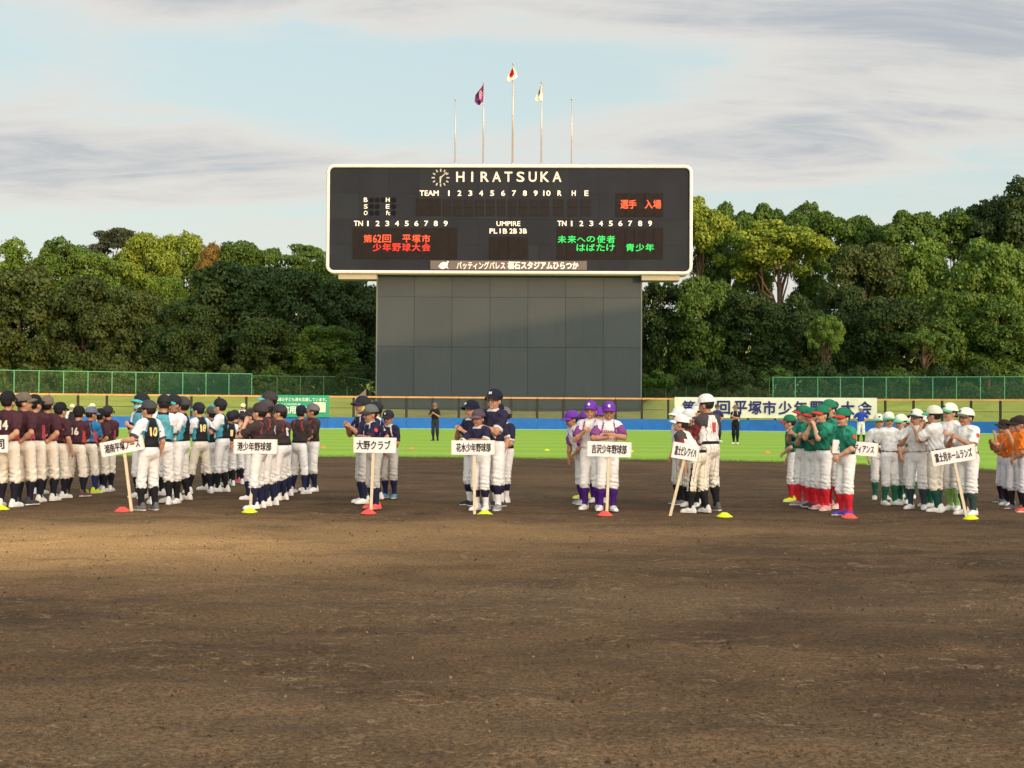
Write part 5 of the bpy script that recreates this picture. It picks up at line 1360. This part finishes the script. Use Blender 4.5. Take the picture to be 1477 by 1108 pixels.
# ================================================================== THE TEAMS
P_ = person
GA, GB, GC = 'players of the maroon shirted team', 'players of the turquoise peaked team', 'players of the charcoal shirted team'
GD, GE, GF = 'players of the grey trousered navy team', 'players of the navy shirted team', 'players of the purple capped team'
GG, GH, GI, GJ = 'players of the white capped pinstripe team', 'players of the green capped team', 'players of the white and green team', 'players of the orange shirted team'
OLV = (.14, .115, .09); DG = (.05, .05, .055)
P_('maroon', -16, 731, 568, 170, 'folded', 'maroon shirted boy cut by the left edge of the photo', group=GA, cap=OLV)
P_('maroon', 11, 733, 565, 172, 'behind', 'boy with number 14 on his maroon back and a black cap', num='14', group=GA)
P_('maroon', 35, 730, 567, 168, 'behind_look', 'maroon shirted boy in an olive grey cap looking right, beside number 14', num='7', cap=OLV, group=GA, shoe=(.05, .05, .06))
P_('maroon', 50, 726, 570, 185, 'folded', 'black capped maroon boy with a 2 on his back between two grey caps', num='2', group=GA)
P_('maroon', 68, 724, 572, 178, 'behind', 'boy with number 3 on his back, hands clasped behind him', num='3', cap=(.16, .125, .10), group=GA)
P_('maroon', 85, 720, 581, 160, 'stand', 'maroon boy in a black cap just right of number 3', num='1', group=GA, mir=True)
P_('maroon', 109, 717, 586, 168, 'wide', 'boy with number 16 standing with legs wide apart', num='16', group=GA, shoe=(.12, .06, .05), width=1.04)
P_('maroon', 129, 713, 587, 150, 'folded', 'boy in a grey blue cap and bright blue shirt with lime shoes', cap=(.13, .15, .21), zones={0: (.02, .16, .36), 1: (.02, .16, .36), 2: (.02, .17, .38), 6: (.02, .17, .38), 4: (.02, .1, .3)}, sock=(.015, .03, .13), shoe=(.55, .70, .03), group=GA, mir=True)
P_('maroon', 144, 711, 590, 172, 'behind', 'maroon boy with a 1 showing behind number 15', num='1', group=GA)
P_('maroon', 153, 710, 586, 185, 'folded', 'boy with number 15 at the right end of the maroon team', num='15', group=GA, cap=(.03, .03, .035))
P_('maroon', 57, 714, 590, 180, 'stand', 'small dark capped boy hidden behind the number 2 and number 3 boys', group=GA)
# turquoise
P_('turq', 203, 720, 561, -40, 'folded', 'tall player in glasses and a pale blue mask with dark sleeves', extra=('glasses', 'mask'), zones={2: (.018, .02, .04), 4: (.018, .02, .04), 0: (.10, .32, .40)}, group=GB, sc=1.10)
P_('turq', 213, 738, 578, -132, 'signarm', 'boy with a yellow number 10 holding the tilted sign with his left arm', num='10', cap=(.055, .06, .065), shoe=(.12, .12, .12), group=GB, brim=(.03, .035, .04))
P_('turq', 231, 729, 570, -165, 'folded', 'black capped player between the sign holder and the smiling boy', group=GB, zones={1: (.10, .34, .42)})
P_('turq', 249, 727, 570, -28, 'folded', 'smiling boy under a turquoise peak facing the camera', group=GB)
P_('turq', 263, 723, 573, -90, 'folded', 'player in a dark grey cap with black undersleeves facing left', cap=(.05, .055, .06), group=GB, brim=(.05, .055, .06), zones={4: (.02, .02, .03)})
P_('turq', 240, 716, 585, -120, 'stand', 'small dark capped player behind the smiling boy', group=GB)
P_('turq', 288, 713, 581, -140, 'wide', 'boy with a yellow 18 on his back and cream trousers', num='18', trousers=CREAM, group=GB, width=.97)
P_('turq', 302, 708, 587, -110, 'folded', 'boy in a grey cap behind the number 18 player', cap=(.07, .07, .075), group=GB, brim=(.07, .07, .075))
P_('turq', 309, 703, 589, -25, 'stand', 'boy whose face shows under a white peak behind number 18', brim=(.5, .6, .6), group=GB)
P_('turq', 319, 711, 580, -95, 'clap', 'boy in profile facing left under a turquoise peak, hands together', group=GB, sc=1.06)
P_('turq', 329, 702, 594, -150, 'behind', 'small boy with a 1 on his back beside number 13', num='1', group=GB)
P_('turq', 341, 700, 592, -160, 'folded', 'boy with a yellow number 13 on his back', num='13', group=GB, brim=(.05, .42, .45))
P_('turq', 350, 697, 596, -150, 'stand', 'boy with pink shoes behind number 13', shoe=(.70, .12, .16), group=GB)
# charcoal
P_('charcoal', 371, 736, 582, -92, 'claphigh', 'charcoal shirted boy holding the level sign with hands raised to his mouth', group=GC, width=1.03)
P_('charcoal', 389, 731, 577, -98, 'folded', 'charcoal shirted boy second in line behind the level sign', num='4', group=GC, cap=(.065, .055, .058))
P_('charcoal', 388, 719, 565, -80, 'folded', 'tall man in a dark cap with a turquoise peak behind the charcoal team', brim=(.10, .40, .45), group=GC, sc=1.13, shoe=(.1, .1, .1))
P_('charcoal', 404, 723, 584, -100, 'clap', 'charcoal shirted boy third in line with a white stripe down his back', num='1', group=GC)
P_('charcoal', 411, 717, 588, -118, 'folded', 'charcoal shirted boy in a grey cap at the back of the line', num='5', cap=(.11, .10, .10), group=GC)
P_('charcoal', 431, 713, 585, 148, 'wide', 'charcoal boy in a navy cap with his back turned, talking to his neighbour', cap=(.010, .014, .030), group=GC, shoe=(.62, .58, .56), width=.95)
P_('charcoal', 448, 710, 583, -55, 'folded_look', 'charcoal boy in a grey cap facing the navy capped one', cap=(.14, .13, .13), group=GC, mir=True, width=1.03)
P_('charcoal', 362, 722, 590, -95, 'claphigh', 'charcoal boy hidden behind the raised hands of the sign holder', group=GC)
# navy, grey trousers
P_('navygrey', 540, 735.5, 584, -58, 'onsign', 'boy in a grey cap with a yellow emblem holding the five character sign', cap=(.12, .125, .13), brim=(.035, .035, .04), extra=('yellow_emblem', 'sleeve_patch', 'patch_left'), shoe=(.72, .10, .09), sole=(.7, .2, .2), group=GD)
P_('navygrey', 523, 728, 577, -62, 'clap', 'taller clapping player with a white letter on his dark cap', extra=('emblem',), group=GD, sc=1.08)
P_('navygrey', 542, 722, 580, -90, 'stand', 'player hidden between the two front players of the grey trousered team', group=GD)
P_('navygrey', 562, 720, 592, -18, 'low', 'boy in a dark lettered cap standing behind the right end of the sign', extra=('emblem',), shoe=(.10, .25, .38), group=GD)
# navy
P_('navy', 694, 738, 591, -30, 'onsign', 'small boy in a mauve navy cap resting folded arms on his sign', cap=(.085, .060, .085), brim=(.12, .08, .11), group=GE, shoe=(.75, .72, .66), skin=1)
P_('navy', 681, 731, 578, -48, 'clap', 'navy capped player clapping behind the small boy', extra=('emblem',), shoe=(.03, .035, .05), group=GE)
P_('navy', 709, 737, 562, -28, 'folded', 'tallest navy player in glasses looking up', extra=('emblem', 'glasses'), shoe=(.25, .25, .27), group=GE)
P_('navy', 719, 732, 580, -60, 'stand', 'navy player right behind the tallest one', shoe=(.05, .05, .07), group=GE)
P_('navy', 728, 727, 588, -55, 'low', 'navy player in a grey cap at the back of the row', cap=(.16, .145, .14), group=GE)
# purple
P_('purple', 875, 738.5, 580, 3, 'onsign', 'purple capped boy facing the camera with both hands on his sign', extra=('emblem',), front='KISSAWA', group=GF)
P_('purple', 853, 737, 579, -20, 'clap', 'purple capped boy looking left beside the sign holder', extra=('emblem',), group=GF, front='KISSAWA')
P_('purple', 838, 729, 590, -60, 'bend_soft', 'purple capped boy leaning to the left behind the others', group=GF, shoe=(.3, .3, .34))
P_('purple', 842, 721, 594, -100, 'stand', 'purple capped boy at the back in yellow shoes', group=GF, shoe=(.65, .68, .08))
P_('purple', 864, 726, 588, -10, 'stand', 'purple capped boy whose face shows between the two front boys', group=GF)
# pinstripe
P_('pinstripe', 1004, 741, 0, -118, 'bend', 'white capped boy leaning forward over the tilted sign', trousers=(.76, .70, .56), sc=.98, group=GG, shoe=(.60, .58, .55))
P_('pinstripe', 981, 729, 588, -70, 'stand', 'boy in white standing behind the left end of the tilted sign', group=GG, zones={2: (.72, .70, .70), 6: (.72, .70, .70), 4: (.7, .68, .68), 7: (.7, .7, .7)}, shoe=(.12, .12, .14))
P_('pinstripe', 997, 733, 590, -30, 'bend_soft', 'boy in a white cap with a red letter leaning between two others', zones={0: (.60, .05, .04), 1: (.6, .05, .04), 2: (.6, .05, .04)}, extra=('emblem',), group=GG, sc=.99)
P_('pinstripe', 1024, 739, 569, -138, 'folded', 'tall pinstriped player in a white cap with his back to the camera', num='1', group=GG, shoe=(.10, .10, .11))
P_('pinstripe', 1009, 728, 583, -60, 'stand', 'white capped player hidden behind the tall pinstriped one', group=GG)
# green
P_('green', 1219, 746, 589, -55, 'low', 'green capped boy with clasped hands in front of the partly hidden sign', group=GH, shoe=(.09, .05, .32), extra=('sleeve_patch', 'patch_left'), width=1.02)
P_('green', 1203, 735, 577, -65, 'folded', 'tallest green capped player at the back of the row', group=GH, shoe=(.75, .45, .42))
P_('green', 1188, 737, 585, -62, 'claphigh', 'green capped player clapping high, second in the row', group=GH, shoe=(.78, .30, .28))
P_('green', 1172, 734, 589, -58, 'clap', 'green capped player clapping in the middle of the row', group=GH, shoe=(.06, .06, .07))
P_('green', 1158, 731, 586, -68, 'clap_look', 'green capped player with dark shoes second from the left of the row', group=GH, shoe=(.25, .22, .24), mir=True)
P_('green', 1144, 725, 599, -100, 'low', 'small green capped boy with lime shoes at the left end of the row', group=GH, shoe=(.62, .72, .03), sock=(.50, .02, .03))
# white and green
P_('whitegreen', 1397, 744.5, 589, -62, 'clap', 'stocky white capped boy clasping his hands above the rightmost sign', group=GI, width=1.10, extra=('sleeve_patch', 'patch_left', 'dark_emblem'), brim=(.10, .09, .08), sock=(.035, .06, .06), skin=1)
P_('whitegreen', 1376, 738, 582, -50, 'clap', 'white capped boy with pale green socks beside the stocky one', group=GI, extra=('dark_emblem',), sock=(.22, .42, .12), brim=(.08, .36, .22))
P_('whitegreen', 1353, 740, 586, -128, 'claphigh', 'boy seen from behind with a cream cap and green peak', group=GI, cap=(.72, .68, .54), extra=('sleeve_patch', ), sock=(.012, .06, .05), trousers=(.76, .70, .58), mir=True)
P_('whitegreen', 1323, 736, 591, -40, 'claphigh', 'white capped boy with a dark letter clapping near his face', group=GI, extra=('dark_emblem',), brim=(.03, .04, .05), sock=(.03, .05, .06))
P_('whitegreen', 1304, 728, 598, -50, 'low', 'boy with bright green socks between two white capped players', group=GI, cuffc=(.01, .12, .07))
P_('whitegreen', 1283, 730, 595, 25, 'stand', 'white capped boy looking down to the right at the left of the team', group=GI, cuffc=(.01, .12, .07))
P_('whitegreen', 1270, 722, 598, -10, 'stand', 'white capped boy half hidden at the left end of the team', group=GI, extra=('dark_emblem',))
P_('whitegreen', 1312, 720, 600, -30, 'stand', 'white capped boy peering out at the back of the team', group=GI, extra=('dark_emblem',))
P_('whitegreen', 1339, 733, 600, -75, 'clap', 'white capped boy hidden behind the one seen from behind', group=GI)
# orange
P_('orange', 1447, 727, 606, -80, 'claphigh', 'orange shirted boy at the left end of the orange team', group=GJ, shoe=(.12, .12, .13))
P_('orange', 1456, 731, 608, -70, 'clap', 'orange shirted boy in white shoes second from the left', group=GJ)
P_('orange', 1467, 736, 603, -60, 'claphigh', 'orange shirted boy with spread hands third from the left', group=GJ, shoe=(.15, .12, .13))
P_('orange', 1478, 740, 600, -90, 'low', 'orange shirted boy in red shoes cut by the right edge', group=GJ, shoe=(.60, .10, .07))
P_('orange', 1492, 733, 602, -80, 'clap', 'orange shirted boy mostly beyond the right edge of the photo', group=GJ)
# staff on the grass
P_('staff_black', 628, 637, 581, -10, 'clap', 'man in a black shirt clapping alone on the grass', shoe=BLK, trousers=(.025, .03, .042), group=None)
P_('staff_track', 1061, 641, 584, -25, 'folded', 'man in a dark tracksuit with white shoes on the grass', zones={3: (.65, .65, .62), 7: (.7, .7, .7)})
P_('staff_navy', 1034, 638, 583, 20, 'hips', 'person in a navy shirt in front of the white banner')
P_('staff_blue', 1242, 638, 586, -15, 'hips', 'man in a blue shirt and white trousers on the grass', shoe=BLK)
P_('umpire', 102, 640, 583, 10, 'stand', 'umpire with a pale yellow cap and dark vest behind the maroon team', trousers=(.05, .05, .07))
P_('umpire', 134, 640, 582, -20, 'stand', 'umpire with a pale yellow cap behind number 15')
P_('umpire', 350, 640, 582, -10, 'stand', 'umpire with a pale yellow cap behind the charcoal team')
P_('umpire', 232, 640, 583, 0, 'stand', 'umpire with a pale yellow cap almost hidden by the turquoise team')
